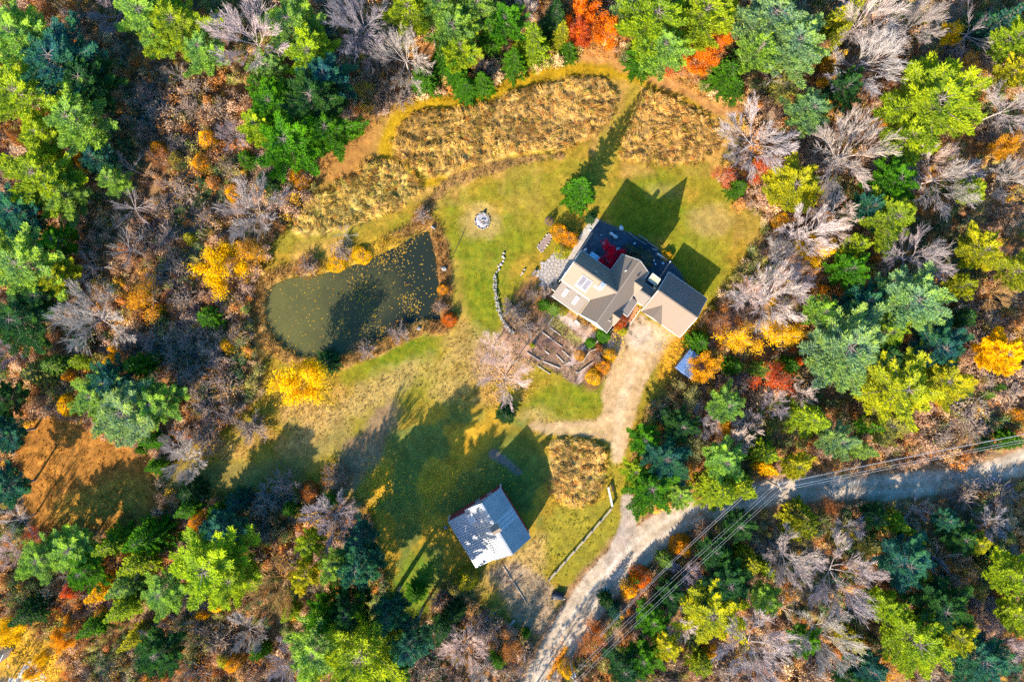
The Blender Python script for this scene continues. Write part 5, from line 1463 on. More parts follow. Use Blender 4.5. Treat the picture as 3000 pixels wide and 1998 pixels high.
# ------------------------------------------------------------------ every tree and shrub: kind x y radius height tint | label
PLANTS = '''
P 70 110 115 13.3 lg|big light green pine nearest the upper left corner
P 185 190 125 13.3 tl|dusky blue-green pine right of the corner pine at upper left
P 75 290 105 13.3 yg|yellow-green pine on the left edge below the corner pine
P 265 250 95 11.9 dg|dark pine at the upper left, edging the smoky bare brush
P 235 360 100 13.3 lg|light green pine above the bright pine with grey inner limbs, upper left
P 130 400 70 11.2 yg|smaller yellow-green pine between two big ones at far left
L 165 15 70 8.5 ru|rust-leaved thin tree at the top edge near the left corner
B 325 25 65 11.2 pu|bluish leafless tree at the top edge between rust leaves and light pine
P 425 45 95 10.1 lg|light green pine at the top edge left of the big bare tree
P 525 75 90 10.6 yg|yellowish pine directly left of the big bare tree at the top
P 600 155 70 9.52 lg|light pine tip reaching below left of the big bare tree at the top
P 470 120 60 8.96 lg|small light pine over the dark hollow near the top left
B 720 105 110 15 wh|great pale leafless tree with fanned limbs at the top, third of the way across
D 410 180 45 7.2 ru|small reddish dead tree in the dark hollow at upper left
P 855 75 95 10.1 lg|light green pine at the top just right of the big bare tree
P 905 165 85 10.1 yg|yellow-green pine below the top-edge one, left of the twin bare trees
P 795 205 60 8.4 lg|narrow light pine below the great bare tree
R 770 265 55 9 bg|bright green evergreen low under the great bare tree's right side
P 800 310 75 10.5 bg|vivid green pine with shadowed heart, west of the top meadow
P 915 300 110 13.3 dg|very dark pine crown west of the tall-grass meadow
P 850 415 105 12.6 bg|vivid green pine whose foot touches the orange leafy slope
P 965 385 80 11.2 bg|vivid green pine at the meadow's left edge
P 960 240 80 11.9 tl|deep teal pine below the purple-grey bare tree
P 760 370 60 9.8 yg|yellowish-green pine on the left flank of the vivid pines
W 613 412 30 4 ye|bright yellow shrub, upper of two in the brown brush at left
W 597 480 34 4 go|golden shrub below the bright yellow one in the brown brush
W 470 440 32 4 go|gold shrub at the dark hollow's lower edge, upper left
L 470 465 40 6 ru|rusty shrub-like tree under the gold shrub, upper left
W 692 570 32 4 ye|yellow bush beside the white bare tree above the pond's left
W 876 522 34 3 go|gold-orange bush on the orange slope left of the meadow
W 253 475 30 5 ye|small yellow bush between green pines at far left
W 60 405 22 5 ru|rust bush on the far left edge among pines
B 690 400 45 7.2 gr|small grey leafless tree leaning on the vivid green pine
T 790 480 48 3.2 pu|lilac-grey leafless thicket under the vivid green pine
B 745 610 95 15 wh|white leafless tree standing left of the lower meadow, above the gold pond tree
D 385 605 58 8 wh|white dead tree with crooked limbs, alone in dark brush at left
D 515 215 35 7.2 gr|slender grey dead limbs below the light top pines
T 470 330 60 3.2 gr|smoky grey thicket in the middle of the dark hollow
T 430 275 45 3.2 pu|dark violet thicket in the upper dark hollow
T 580 260 55 3.2 tan|tan leafy thicket below the top light pines
T 560 320 50 3.2 gb|brown thicket, upper middle of the brush left of the vivid pines
T 640 330 55 3.2 tan|tan thicket touching the vivid pines' left flank
T 530 420 60 3.2 gb|grey-brown thicket between the two gold shrubs and dark hollow
T 670 490 40 3.2 ol|olive thicket below the small grey leaning tree
T 540 560 65 3.2 tan|wide tan thicket above the white ghost trees, left of centre
T 480 610 50 3.2 gb|brown thicket right of the white crooked dead tree
T 610 640 55 3.2 tan|sandy thicket upper left of the gold pond tree
T 500 700 60 3.2 gb|brownish thicket halfway between the two dead white trees and gold tree
P 130 520 115 11.9 yg|bright pine with grey inner limbs at left, below the yellow bush
P 195 570 80 10.5 lg|green pine on the lower right side of the bright left pine
P 295 470 55 9.8 tl|dark teal pine right of the small yellow bush at far left
P 335 530 48 8.4 lg|small green pine beside the thin grey limbs at left
D 370 490 50 8 gr|thin grey dead limbs between green pines at left
P 60 620 90 11.2 tl|deep teal pine in shade on the left edge
R 725 470 34 5 bg|small bright green evergreen left of the vivid pines' foot
R 785 535 40 6 dg|small dark evergreen between lilac thicket and gold-orange bush
R 560 700 24 4 gy|tiny lime-green bush upper left of the gold pond tree
W 520 470 28 4 ol|olive shrub left of the golden shrub in the brown brush
T 430 380 40 3.2 dg|dim green thicket low in the dark hollow
D 215 270 40 9.6 gr|grey dead branches showing through the dusky pine at upper left
B 1060 75 90 15 pu|mauve-brown leafless tree at the top, left of two
B 1175 150 82 15 wh|pale leafless tree right of the mauve one near the top
B 1090 150 55 9.6 pu|dusky lower leafless tree between mauve and pale trees at the top
B 1545 28 42 10.4 wh|small cream leafless tree at the top edge above pointed firs
P 1195 45 75 11.9 yg|yellow-green pine at the top right beside the mauve bare tree
P 1285 25 75 11.9 lg|light green pine on the top edge, left of centre
P 1330 95 75 11.9 lg|light green pine with pale limbs, second row from the top
P 1405 35 72 11.9 lg|pale pine at the top edge in the middle
P 1350 150 62 10.5 yg|yellowish pine above the bright trio of firs
P 1480 70 60 11.2 bg|bright green pine left of the small cream bare tree
S 1435 115 44 11 bg|pointed green fir standing in the dark gap near top middle
D 1265 95 48 9.6 wh|dead white limbs in the dark gap between top pines
S 1300 180 46 9 bg|pointed green fir above and left of the bright trio
S 1240 235 48 8 bg|bright green fir at the grass edge below the pale bare tree
S 1335 215 46 8 bg|leftmost bright fir of the trio on the meadow's upper rim
S 1365 262 44 7 bg|middle bright fir of the trio on the meadow's upper rim
S 1412 245 40 7 bg|rightmost bright fir of the trio on the meadow's upper rim
S 1560 135 62 12 yg|broad yellow-green fir at the top path, biggest fir of the row
S 1505 185 46 9 bg|green fir left below the biggest fir of the row
S 1625 65 48 12 dg|dark tall fir left of the orange maples at the top
S 1645 110 36 9 gy|olive fir tucked beside the orange maple at the top
R 1665 150 36 5 bg|ball-shaped bright evergreen at the top of the orange path
Y 1700 40 60 9.35 orr|vivid orange tree at the top edge left of the orange path
Y 1702 105 48 7.65 rd|red-orange tree below the vivid orange one by the path top
Y 1780 100 58 8.5 orr|orange tree on the right side of the path top
L 1865 45 32 7.65 orr|small orange crown between pines right of the path top
P 1915 65 110 12.6 yg|large yellow-green pine right of the orange path top
P 1940 150 75 11.2 lg|light green pine just above the small salmon shrub
R 1885 165 62 10 bg|deep green rounded evergreen at the orange path's bend
W 1962 190 34 3 rd|salmon-red shrub at the orange path's bend
T 1178 290 42 3.2 ru|rust-brown thicket under the pale bare tree at the top
T 1135 260 40 3.2 tan|leaf-strewn tan thicket left of the bright green firs
W 1070 268 32 5 ol|olive-gold shrub beside the deep teal pine
T 1420 195 40 3.2 ru|reddish thicket in the gap behind the fir trio
S 1695 562 56 13 bg|lone green fir on the lawn casting a long shadow
P 1850 20 60 11.2 sg|greyish pine at the top edge between orange trees
P 2055 45 100 12.6 yg|yellow-green pine at the top edge left of the sage pines
P 2250 60 115 13.3 sg|big sage-green pine at the top edge right of the orange crown
P 2320 140 90 12.6 sg|sage pine below the big one, near the narrow yellow fir
P 2215 150 75 11.9 lg|green pine above the white spiky tree, behind the orange crown
Y 2110 105 46 8.5 orr|bright orange crown wedged between pines at upper right
Y 2055 180 56 7.65 orr|broad orange tree on the edge of the orange leafy path
L 2095 140 34 6.8 orr|little orange tree joining two bigger orange crowns
R 2125 225 60 8 bg|dark bright-rimmed evergreen at the right of the orange path
R 2165 180 48 8 dg|dark evergreen behind the orange leafy path's bright shrub
R 2150 265 40 6 bg|green evergreen jutting on the orange path
S 2455 70 58 14 gy|narrow yellow-green fir at the top between sage pine and bare trunks
S 2430 130 40 12 gy|lower yellow-olive fir near the narrow one at the top
B 2530 60 80 15 pk|tan leafless tree with long straight trunks at the top right
B 2540 180 105 15 wh|big white leafless tree with leaning trunk at upper right
B 2570 90 65 12.8 wh|pale leafless tree above the big white one at upper right
P 2725 310 150 13.3 yg|huge yellow-green pine at upper right
P 2640 410 75 11.2 yg|yellow-green pine at the lower left of the huge one
B 2225 400 108 15 wh|white leafless tree at the clearing's upper right corner
B 2485 450 112 15 wh|white leafless tree midway right, below the rust track
B 2770 510 112 15 wh|white leafless tree below the huge yellow-green pine
B 2965 310 85 15 wh|white leafless tree at the right edge beside the huge pine
B 2970 520 55 10.4 wh|smaller white leafless tree on the right edge
D 2270 225 48 8.8 gr|spiky silver dead tree right of the orange path
B 2690 70 75 15 gr|grey leafless tree at the top right near gold leaves
D 2850 95 70 10.4 pu|slate-grey leaning dead stems in shade at the top right
B 2730 460 60 9.6 pk|pinkish leafless tree between huge pine and white tree
Y 2785 105 40 6.8 ye|yellow tree in the bare stems at the top right
Y 2415 250 30 7 go|gold crown left of the rust track, upper one
Y 2422 305 34 7 go|gold crown left of the rust track, lower one
Y 2935 440 42 7.65 go|orange-gold tree near the right edge under the white trees
W 2437 180 24 7 ye|small lemon bush beside the big white bare tree
W 2525 562 22 4 go|small gold bush below the second white bare tree at right
W 2287 645 26 4 ye|lemon bush at the right edge of the clearing
W 2410 640 26 5 go|gold bush among grey twigs right of the clearing
L 2120 520 38 6 rd|orange-red tree at the clearing's right edge under the white tree
L 2235 500 52 7 rd|orange-red leaves showing beneath the clearing-corner white tree
W 2578 370 26 6 go|gold bush at the lower end of the rust track
L 2700 410 34 6.8 go|orange-leaved thin tree behind the pinkish bare tree
L 2830 190 38 6.8 go|thin gold tree at the top right above the huge pine
P 2365 330 70 9.8 sg|blue-sage pine right of the clearing's upper corner
P 2470 265 60 9.8 dg|dark green pine left of the rust track
P 2325 550 95 9.1 gy|round olive-yellow pine right of the clearing
P 2615 540 75 11.2 bg|green pine between two white bare trees at right
P 2605 645 80 11.2 yg|bright yellow-green pine right of the olive-yellow one
P 2540 610 55 9.8 tl|dark teal pine left of the bright yellow-green one, right side
P 2840 560 48 9.1 yg|small yellow-green pine right of the white tree below the huge pine
P 2965 120 65 11.9 yg|yellow pine on the right edge near the top
P 2970 215 50 11.2 gy|olive pine on the right edge above the white bare tree
S 2890 90 58 14 tl|dark teal fir at the top right
R 2160 550 34 5 bg|bright green bush at the clearing's right edge below orange leaves
R 2300 255 50 7 ol|olive evergreen scrub below the sage pines
W 2385 160 30 8 tan|tan leafy shrub at the foot of the sage pine
T 2330 240 44 3.2 ol|olive thicket right of the silver dead tree
T 2620 130 55 3.2 ru|rusty thicket under the bare trees at the top right
T 2870 190 60 3.2 br|brown thicket above the huge pine's right side
T 2820 140 50 3.2 pu|violet-grey thicket near the yellow tree at the top right
T 2900 380 50 3.2 gb|grey-brown thicket under the right-edge white tree
T 2440 400 42 3.2 ru|rust thicket between the two white bare trees
B 2375 680 80 15 pk|peach leafless tree with gold leaves right of the clearing
Y 2385 730 52 7.65 ye|yellow tree under the peach leafless tree
B 2450 640 70 9.6 pk|pinkish-grey leafless tree right of the peach one
B 2680 745 95 15 pu|dark violet leafless tree in shade at mid right
B 2255 880 100 15 pk|big tan-grey leafless tree right of the garage
B 2330 850 70 9.6 gr|grey leafless tree right of the big tan one by the garage
B 2190 860 50 8 pk|small pinkish leafless tree nearest the garage's right
B 2285 760 60 8.8 gr|grey leafless tree bent over the clearing's right rim
T 2270 720 55 3.2 pu|violet-grey thicket on the clearing's right rim
D 2350 790 48 8 gr|pale dead stem in the thicket right of the clearing
P 2660 880 110 12.6 sg|pale sage pine at mid right, upper of two
P 2470 1020 125 12.6 sg|pale sage pine at mid right, lower and larger
P 2400 910 55 9.8 lg|green pine behind the grey leafless tree right of the garage
P 2525 890 65 9.8 tl|shaded teal pine between the two sage pines
P 2590 975 55 9.8 yg|yellow-green pine in the notch between the sage pines
P 2480 790 60 9.8 bg|deep green pine above the sage pines
P 2500 720 45 9.8 yg|small yellow-green pine above the deep green one, mid right
P 2630 1140 125 11.2 gy|broad yellow-olive pine at mid right
P 2755 1110 80 10.5 gy|olive pine right of the broad yellow-olive one
P 2740 1020 80 10.5 tl|dark teal pine above the olive one
P 2590 1050 55 9.8 dg|dark green pine between sage and yellow-olive pines
P 2930 1040 80 9.8 ye|yellow-green glowing tree near the right edge
P 2860 735 65 9.8 gy|olive-yellow pine near the right edge, upper middle
P 2970 800 58 9.8 gy|yellow-green pine on the right edge, upper middle
P 2810 840 42 9.1 gy|small yellow-olive pine right of the upper sage pine
P 2820 930 40 8.4 dg|small dark pine in the shade right of the upper sage pine
S 2365 1225 66 12 yg|bright yellow-green fir above the road bend
P 2450 1290 62 9.1 sg|sage pine by the road, left of the wires
P 2590 1240 62 9.1 ol|dull olive pine above the road wires
S 2530 1245 34 10 bg|narrow green fir between sage and olive pines
P 2125 1185 58 9.1 lg|green pine in the wood below the shed
S 2235 1325 48 10 yg|yellow-green fir above the pole by the road
S 2515 1315 42 10 lg|light green fir on the verge near the wires
P 2330 1362 44 7.7 gy|yellow-green pine overhanging the road by the pole
L 2255 985 70 8.5 ye|yellow-gold tree right of the garage, in front of the grey trees
L 2160 985 60 7.65 ye|yellow-gold tree between garage corner and shed
Y 2060 1080 56 6.8 go|golden tree half hiding the blue-roofed shed
L 2105 950 44 6.8 ru|rusty thin tree just right of the garage corner
Y 2320 975 34 6.8 ye|yellow tree left of the lower sage pine
L 2255 1110 66 7.65 rd|salmon-orange round tree in the wood below the shed
Y 2125 1245 30 6 go|gold ball of leaves among pink twigs left of the yellow-green fir
W 2400 848 18 5 go|tiny orange bush in the grey thicket right of the garage
W 2560 1020 20 6 orr|tiny orange bush at the right of the lower sage pine
W 2332 1060 16 4 orr|tiny orange bush at the left foot of the lower sage pine
R 2045 1005 40 6 bg|bright green evergreen above the blue shed roof
R 2145 1072 36 6 bg|green evergreen right of the golden shed tree
R 2230 1082 32 6 lg|lime-green evergreen above the salmon-orange tree
R 2310 1072 34 6 bg|green evergreen between salmon tree and lower sage pine
T 2165 1120 38 3.2 wh|whitish hazy thicket left of the salmon-orange tree
B 2270 1180 42 6.4 gr|small grey leafless tree below the salmon-orange tree
B 2060 1235 48 7.2 gr|grey leafless tree on the wood edge right of the driveway
B 2145 1290 52 7.2 pk|pinkish leafless tree below the gold ball of leaves
B 2195 1245 42 6.4 pk|pinkish leafless tree right of the gold ball of leaves
B 2350 1150 40 7.2 pk|pink-brown leafless tree under the lower sage pine
D 2525 1130 34 7.2 pk|small dead branches between sage and yellow-olive pines
L 2015 1155 46 6.8 ol|hazy yellow-grey tree at the driveway wood edge
D 2785 910 40 8.8 gr|grey dead limbs right of the upper sage pine
T 2640 1235 38 3.2 pk|pink-grey thicket right of the olive pine at the road
T 2830 1200 70 3.2 pk|wide pinkish thicket above the wires at right
B 2920 855 52 8.8 tan|tan leafless tree near the right edge, middle
T 2880 930 65 3.2 tan|tan thicket right of the teal pine
T 2850 1010 50 3.2 br|brown thicket left of the glowing yellow tree
T 2880 1120 55 3.2 gb|grey-brown thicket below the glowing yellow tree
T 2955 1150 50 3.2 pk|pinkish thicket on the right edge below the glowing tree
R 2920 1132 20 4 bg|tiny bright green bush under the glowing yellow tree
R 2825 1152 18 4 bg|tiny green bush left of the pair below the glowing tree
R 2890 1156 18 4 lg|tiny lime bush above the wires at right
W 2975 1215 26 4 go|gold bush on the right edge above the road
R 2960 1290 36 6 bg|bright evergreen by the road at the right edge
R 2890 1300 28 6 dg|dark evergreen between wires and road at right
T 2740 1280 60 3.2 br|brown thicket under the road wires, left part
T 2850 1255 55 3.2 gb|grey-brown thicket under the road wires, right part
P 1890 1285 58 7 bg|bright green pine at the driveway throat, upper
P 1955 1340 75 8.4 tl|blue-green pine between driveway and road
P 1905 1425 72 7.7 bg|vivid green pine overhanging the driveway's lower end
P 1860 1380 44 6.3 yg|yellow-green pine touching the pole barrier's right
P 1990 1450 52 7 lg|green pine at the road edge above the bend
S 2100 1435 72 12 yg|yellow-green fir reaching over the road bend
S 2165 1425 54 12 yg|yellow-green fir left of the leaning utility pole
P 2120 1350 66 8.4 lg|green pine behind the two road-bend firs
P 1990 1250 56 7.7 dg|dark green pine left of the grey leafless tree by the driveway
S 2240 1370 30 9 ye|yellow fir just above the utility pole base
L 2030 1310 48 6.8 ol|olive thinning tree behind the blue-green pine
L 2010 1390 34 7 go|orange-gold thin tree near the road bend
P 2080 1790 100 8.4 gy|broad mustard-yellow evergreen below the road at lower right
P 2130 1705 80 8.4 dg|dark green evergreen above the mustard one, lower right
P 2240 1755 54 8.4 lg|green evergreen right of the mustard one, lower right
R 2185 1640 42 9 gy|mustard evergreen near the lower road wires
R 2235 1660 32 8 yg|yellow-green small evergreen beside the left grey-white tree, lower right
R 2345 1530 66 7 gy|yellow-olive evergreen on the road's lower verge
S 2335 1502 34 7 ol|olive fir at the road's lower edge by the tree shadows
S 2620 1530 42 7 yg|yellow-green fir in the blue shade, right of the dead birch's foot
S 2665 1570 34 7 gy|yellow tipped fir below the one in the blue shade
R 2540 1590 46 6.3 ol|olive evergreen right above the lower white tree
P 2590 1765 52 9.8 yg|yellow-green pine right of the large lower white tree
P 2665 1870 110 11.2 yg|large yellow-green pine at the bottom right
P 2785 1850 58 10.5 gy|yellow-green pine right of the large bottom one
R 2485 1870 42 9 gy|yellow evergreen beside the lower spiky white tree
P 2965 1680 80 11.2 yg|bright yellow-green pine on the right edge, lower
P 2975 1800 60 10.5 yg|yellow-green pine on the right edge under the bright one
P 2640 1640 85 9.8 tl|dark blue-green pine in the lower right shade, left one
P 2745 1775 100 10.5 dg|very dark pine in the lower right shade, middle
P 2860 1925 90 10.5 tl|dark teal pine near the bottom right corner
P 2765 1520 46 5.88 tl|dark teal pine below the road at right
P 2810 1580 60 5.88 dg|dark pine with one lit tip below the road at right
P 2855 1590 34 5.88 gy|small pale-tipped pine beside the dark one below the road
P 2555 1512 46 5.39 dg|dark green pine at the road's lower edge, middle right
W 2685 1670 28 6 ye|yellow bush in the dark pines at lower right
P 2160 1540 58 7.7 dg|dark green pine at the road bend's lower side
P 2090 1610 50 7 dg|dark pine between road and the lower wires
P 2350 1870 52 8.4 bg|green pine between two lower white trees
P 2540 1955 60 8.4 tl|teal pine at the bottom edge, right half
P 2480 1980 40 7.7 dg|dark pine at the bottom edge below the yellow evergreen
B 2310 1630 78 15 wh|grey-white leafless tree at lower right, upper left of three
B 2470 1690 110 15 wh|largest white leafless tree at lower right
B 2220 1890 112 15 wh|broad white leafless tree at the bottom, right half
B 2420 1860 88 15 wh|spiky white leafless tree left of the large yellow-green bottom pine
D 2300 1790 48 7.2 pk|brown dead tree between the lower white trees
T 2310 1720 40 3.2 go|gold thicket under the upper left white tree, lower right
B 2490 1550 48 6.16 gr|dim grey leafless tree below the road
D 2690 1490 46 6.72 wh|white dead birch leaning beside the road
D 2750 1640 44 8 pu|violet dead tree among dark pines at right
T 2780 1690 52 3.2 ru|dark red thicket among the lower right pines
B 2900 1530 52 5.6 gr|grey hazy leafless tree below the road at far right
B 2940 1900 66 9.6 pu|purple leafless tree at the bottom right corner
T 2890 1800 55 3.2 pu|purple-grey thicket above the corner purple tree
T 2820 1440 60 3.2 br|brown shaded thicket below the road at far right
T 2920 1450 60 2.24 pu|violet shaded thicket below the road at the right edge
R 2900 1640 40 7 dg|dark evergreen left of the right-edge bright pine
T 2060 1550 44 3.2 ru|orange-brown thicket on the road's lower verge
W 2000 1600 34 4 go|orange-gold shrub at the lower road verge
W 2080 1905 24 4 ye|yellow shrub in the wood at the bottom, right of the mustard evergreen
L 2440 1480 36 4.2 ru|rusty thin tree at the road's lower edge
L 2600 1965 42 7 go|yellow-brown thin tree at the bottom edge, right
T 2110 1960 60 3.2 tan|tan thicket at the bottom edge left of the broad white tree
R 2050 1940 45 7 yg|yellow-green evergreen at the bottom edge, right of the wires
T 2380 1960 50 3.2 gb|grey-brown thicket at the bottom edge between white trees
T 2700 1960 50 3.2 ol|olive thicket at the bottom edge under the large pine
P 1050 1645 80 17 tl|teal pine left of the barn lawn, upper
P 985 1650 55 15 lg|sage-lit pine left of the teal one beside the barn lawn
P 1055 1570 50 13 tl|small teal pine at the barn lawn's left corner
P 1070 1895 130 19 yg|huge yellow-green pine at the bottom, left of centre
P 1140 1790 66 16 tl|teal pine between barn lawn and the huge bottom pine
P 1030 1775 66 16 dg|dark pine above the huge bottom pine
P 945 1890 95 18 lg|light green pine left of the huge bottom pine
P 960 1790 60 15 bg|green pine above the light green bottom one
P 1207 1872 62 19 tl|teal pine below the lying logs, its shade on the barn roof
S 1296 1835 40 11 dg|narrow dark fir right of the pine that shades the barn roof
P 1150 1950 60 14 dg|dark green pine at the bottom edge right of the huge one
W 1368 1700 36 4 gy|mustard shrub below the barn, larger one
W 1335 1718 30 4 ol|olive shrub below the barn, left of the mustard one
T 1290 1760 42 3.2 ru|rust thicket below the barn lawn, by the logs
R 1215 1740 34 4 bg|low bright green bush in the grass tongue left of the barn
L 1490 1890 46 6 ru|rust tree beside the road near the bottom
L 1730 1860 60 5 ru|rusty thicket tree on the right verge of the lower road
W 1878 1690 34 4 orr|orange shrub on the verge between road and wires
R 1948 1640 28 5 lg|lime-green bush on the verge, upper
R 1862 1695 20 4 bg|green bush on the verge beside the orange shrub
W 1845 1728 28 4 ye|yellow-green shrub on the verge, lower
W 1990 1598 30 4 go|orange-gold bush at the right end of the road verge
W 1660 1958 24 4 ye|bright yellow shrub by the bottom utility pole
R 1540 1856 16 3 bg|small green bush left of the road near the bottom
W 1745 1838 14 3 orr|tiny orange bush beside the lower road
R 1800 1790 26 5 tl|small teal bush on the verge by the wires
R 1775 1760 24 5 dg|small dark bush on the verge left of the teal one
B 1365 1900 62 8 pk|pinkish leafless tree in the dark scrub left of the road
B 1410 1970 40 6.4 pk|small pinkish leafless tree at the bottom, left of the road
D 1330 1850 34 7.2 gr|grey dead stems above the pinkish tree left of the road
T 1300 1880 60 3.2 br|dark brown thicket left of the pinkish leafless tree
T 1260 1950 60 3.2 dg|dim green thicket at the bottom edge, centre left
T 1420 1840 50 3.2 pu|dark violet thicket above the road's left side
T 1480 1960 44 3.2 br|brown thicket at the bottom edge beside the road
R 1330 1790 40 5 dg|dark evergreen scrub below the logs near the barn
R 1460 1930 34 5 bg|green evergreen at the bottom left of the road
D 1540 1955 34 6 wh|bleached dead tree at the road edge on the bottom
D 1525 1988 26 5 wh|smaller bleached dead snag at the bottom edge
P 1905 1815 52 7 bg|green pine below the lower wires
P 1825 1955 58 7.7 dg|dark green pine at the bottom edge by the wires
P 1880 1925 56 7.7 bg|green pine with lime tips at the bottom, right of the wires
P 1950 1890 54 7.7 gy|yellow-green pine left of the mustard evergreen's foot
D 1930 1850 40 6.4 wh|whitish dead branches under the lower wires
B 1990 1830 44 7.2 pk|pinkish leafless tree right of the lower wires
P 1960 1740 50 7 dg|dark green pine under the middle of the lower wires
D 1870 1970 40 6.4 gr|grey dead limbs at the bottom edge by the dark pine
B 2010 1690 46 8 pu|mauve leafless tree touching the wires
R 1465 -40 40 6 dg|dark evergreen beyond the top edge
S 460 1365 34 6 bg|small bright fir on the rust field's right rim
B 545 1350 60 7.2 wh|white leafless tree beside the small bright fir
P 615 1650 125 11.2 yg|large yellow-green pine at lower left
P 690 1690 75 10.5 yg|yellow-green pine on the right side of the large lower-left one
P 655 1545 65 9.8 tl|dark teal pine above the large lower-left pine
S 555 1490 38 8 bg|green fir at the top left of the large lower-left pine
S 340 1590 52 10 yg|yellow-green fir below the rust field, middle
S 440 1570 66 12 bg|dark-sided fir with lit left edge below the rust field
S 415 1640 60 11 yg|yellow-green fir below the dark-sided one
P 215 1600 85 8.4 lg|green pine on the rust field's lower rim
P 130 1640 70 8.4 lg|green pine left of the one on the rust field's rim
P 250 1670 60 8.4 bg|green pine below the rim pine at lower left
S 375 1710 52 10 lg|light green fir near the pinkish dead limbs at lower left
S 310 1725 42 9 ye|golden-yellow fir at lower left
S 365 1780 48 9 yg|bright yellow-green fir under the golden one
P 485 1730 66 9.1 lg|green pine left of the large lower-left pine's foot
S 100 1790 48 9 dg|dark fir near the left edge, lower
S 280 1830 42 8 bg|dark green fir above the gold leaves at lower left
P 470 1915 80 8.4 dg|dark pine with grey twigs near the bottom left
D 455 1875 54 7.2 gr|grey-blue dead fir over the dark pine at bottom left
S 400 1865 36 9 gy|yellow fir left of the grey-blue dead one
L 100 1575 34 6 rd|red-orange tree at the left end of the rust field's lower rim
W 212 1728 26 4 rd|small red shrub at lower left
W 303 1668 22 4 ru|rust shrub between firs at lower left
W 205 1808 18 3 go|gold shrub below the small red one
Y 35 1845 54 7 ye|golden tree above the concrete drive
Y 185 1872 40 6 go|golden-tan tree right of the concrete drive
Y 122 1925 26 5 ye|yellow tree leaning on the concrete drive
W 92 1972 20 3 ye|yellow bush spilling over the concrete drive
B 965 1530 80 15 wh|white leafless tree at the barn lawn's far left
D 40 1530 60 8.8 wh|white spiky dead tree on the left edge below the teal pines
D 210 1690 38 7.2 wh|small white dead tree at lower left among firs
B 825 1720 80 15 tan|tan leafless tree at lower left of centre
B 720 1855 56 8 gr|grey leafless tree near the bottom, left of the pines
B 850 1945 70 8.8 pu|mauve leafless tree at the bottom, left of the light pine
B 25 1620 46 8 pk|pinkish leafless tree on the left edge, lower
D 510 1840 46 6.4 gr|small grey dead tree right of the dead fir at bottom left
D 415 1660 40 6.4 pk|pinkish dead limbs between firs at lower left
T 600 1750 60 3.2 pk|pink-grey thicket below the large lower-left pine
P 910 1590 44 12 yg|yellow-green pine left of the sage-lit one beside the barn lawn
T 780 1480 70 3.2 ru|broad rust thicket left of the white tree by the barn lawn
T 770 1570 55 3.2 ru|orange-brown thicket below the broad rust one
T 745 1640 40 3.2 go|gold thicket right of the large lower-left pine
T 850 1650 50 3.2 go|olive-gold thicket above the tan leafless tree
T 640 1880 66 3.2 tan|tan thicket at the bottom, left of the grey tree
T 580 1960 60 3.2 ru|rust thicket at the bottom edge, left
W 690 1935 30 4 go|gold shrub at the bottom edge, left of the mauve tree
W 660 1930 26 4 gy|olive-yellow shrub beside the gold one at the bottom
T 590 1830 55 3.2 ol|olive thicket left of the tan bottom one
R 850 1490 28 5 bg|small green bush in the rust thicket
R 970 1465 30 5 bg|green bush above the white tree by the barn lawn
W 600 1795 22 4 ye|lemon shrub below the large lower-left pine
W 640 1765 30 4 ye|yellow shrub under the large lower-left pine's right foot
R 760 1905 34 6 bg|green evergreen at the bottom, right of the grey tree
S 850 1790 34 7 yg|yellow-green small fir right of the tan leafless tree
P 900 1680 46 13 gy|lime pine left of the sage-lit one
P 85 775 110 11.9 lg|bright pine on the left edge, middle height
P 175 815 62 9.8 gy|yellow-green pine right of the bright left-edge one
P 15 700 55 10.5 lg|green pine on the left edge above the bright one
P 180 710 52 9.8 bg|green pine at upper right of the bright left-edge one
P 60 935 90 10.5 dg|dark green pine in shade on the left edge
P 130 870 55 9.8 dg|dark pine left of the big white leafless tree
B 280 930 108 15 wh|big white leafless tree at mid left
D 150 945 52 7.2 wh|fuzzy white dead fir left of the big white tree
D 370 730 58 7.2 wh|white dead tree with curled limbs at mid left, lower one
D 265 785 56 6.4 gr|blue-grey fallen dead branches at mid left
B 10 1030 48 8 pu|dark leafless tree on the left edge under the shaded pine
Y 650 790 80 7.65 ye|large golden tree at the upper left of the pond
L 725 745 54 6.8 go|olive-gold thinning tree joined to the golden pond tree
Y 890 1110 84 11 ye|large golden tree at the pond's lower left end
L 430 880 66 7 go|pale gold thinning tree in the brush left of the pond
R 615 930 44 6 bg|round bright green evergreen left of the pond
R 240 1000 32 5 dg|small dark evergreen under the big white tree
P 385 1200 120 11.2 sg|large sage pine above the rust field
P 290 1160 75 9.8 lg|light green pine on the left of the large sage one
P 460 1175 75 9.8 lg|green pine on the right of the large sage one
P 330 1120 66 9.8 tl|teal pine behind the large sage one
R 120 1090 55 8 ol|olive evergreen at the left, above the rust field
R 170 1070 40 7 lg|pale green evergreen right of the olive one at the left
R 240 1060 34 6 yg|lime evergreen in the left brush
W 332 1065 34 4 ye|yellow shrub left of the upright green evergreen, mid left
W 215 1100 24 4 go|gold shrub among small evergreens at the left
W 345 1020 22 4 ye|small yellow shrub below the big white tree at mid left
R 412 1070 46 8 bg|upright green evergreen in the brush above the sage pine
W 200 1185 34 4 ye|yellow shrub at the rust field's top left
P 15 1170 60 9.8 dg|dark pine on the left edge above the rust field
P 20 1270 66 9.8 tl|teal pine on the left edge beside the rust field
P 20 1430 68 9.8 tl|teal pine on the left edge at the rust field's lower side
S 450 1290 34 7 bg|green fir at the sage pine's lower right
R 412 1316 20 3 bg|tiny green bush on the rust field's top rim
T 420 700 60 3.2 gb|grey-brown thicket between the two white dead trees
T 530 790 60 3.2 gb|brown thicket left of the large golden tree
T 470 820 50 3.2 pk|pinkish thicket in the left brush above the gold thinning tree
T 540 880 60 3.2 gb|brown thicket between gold thinning tree and pond
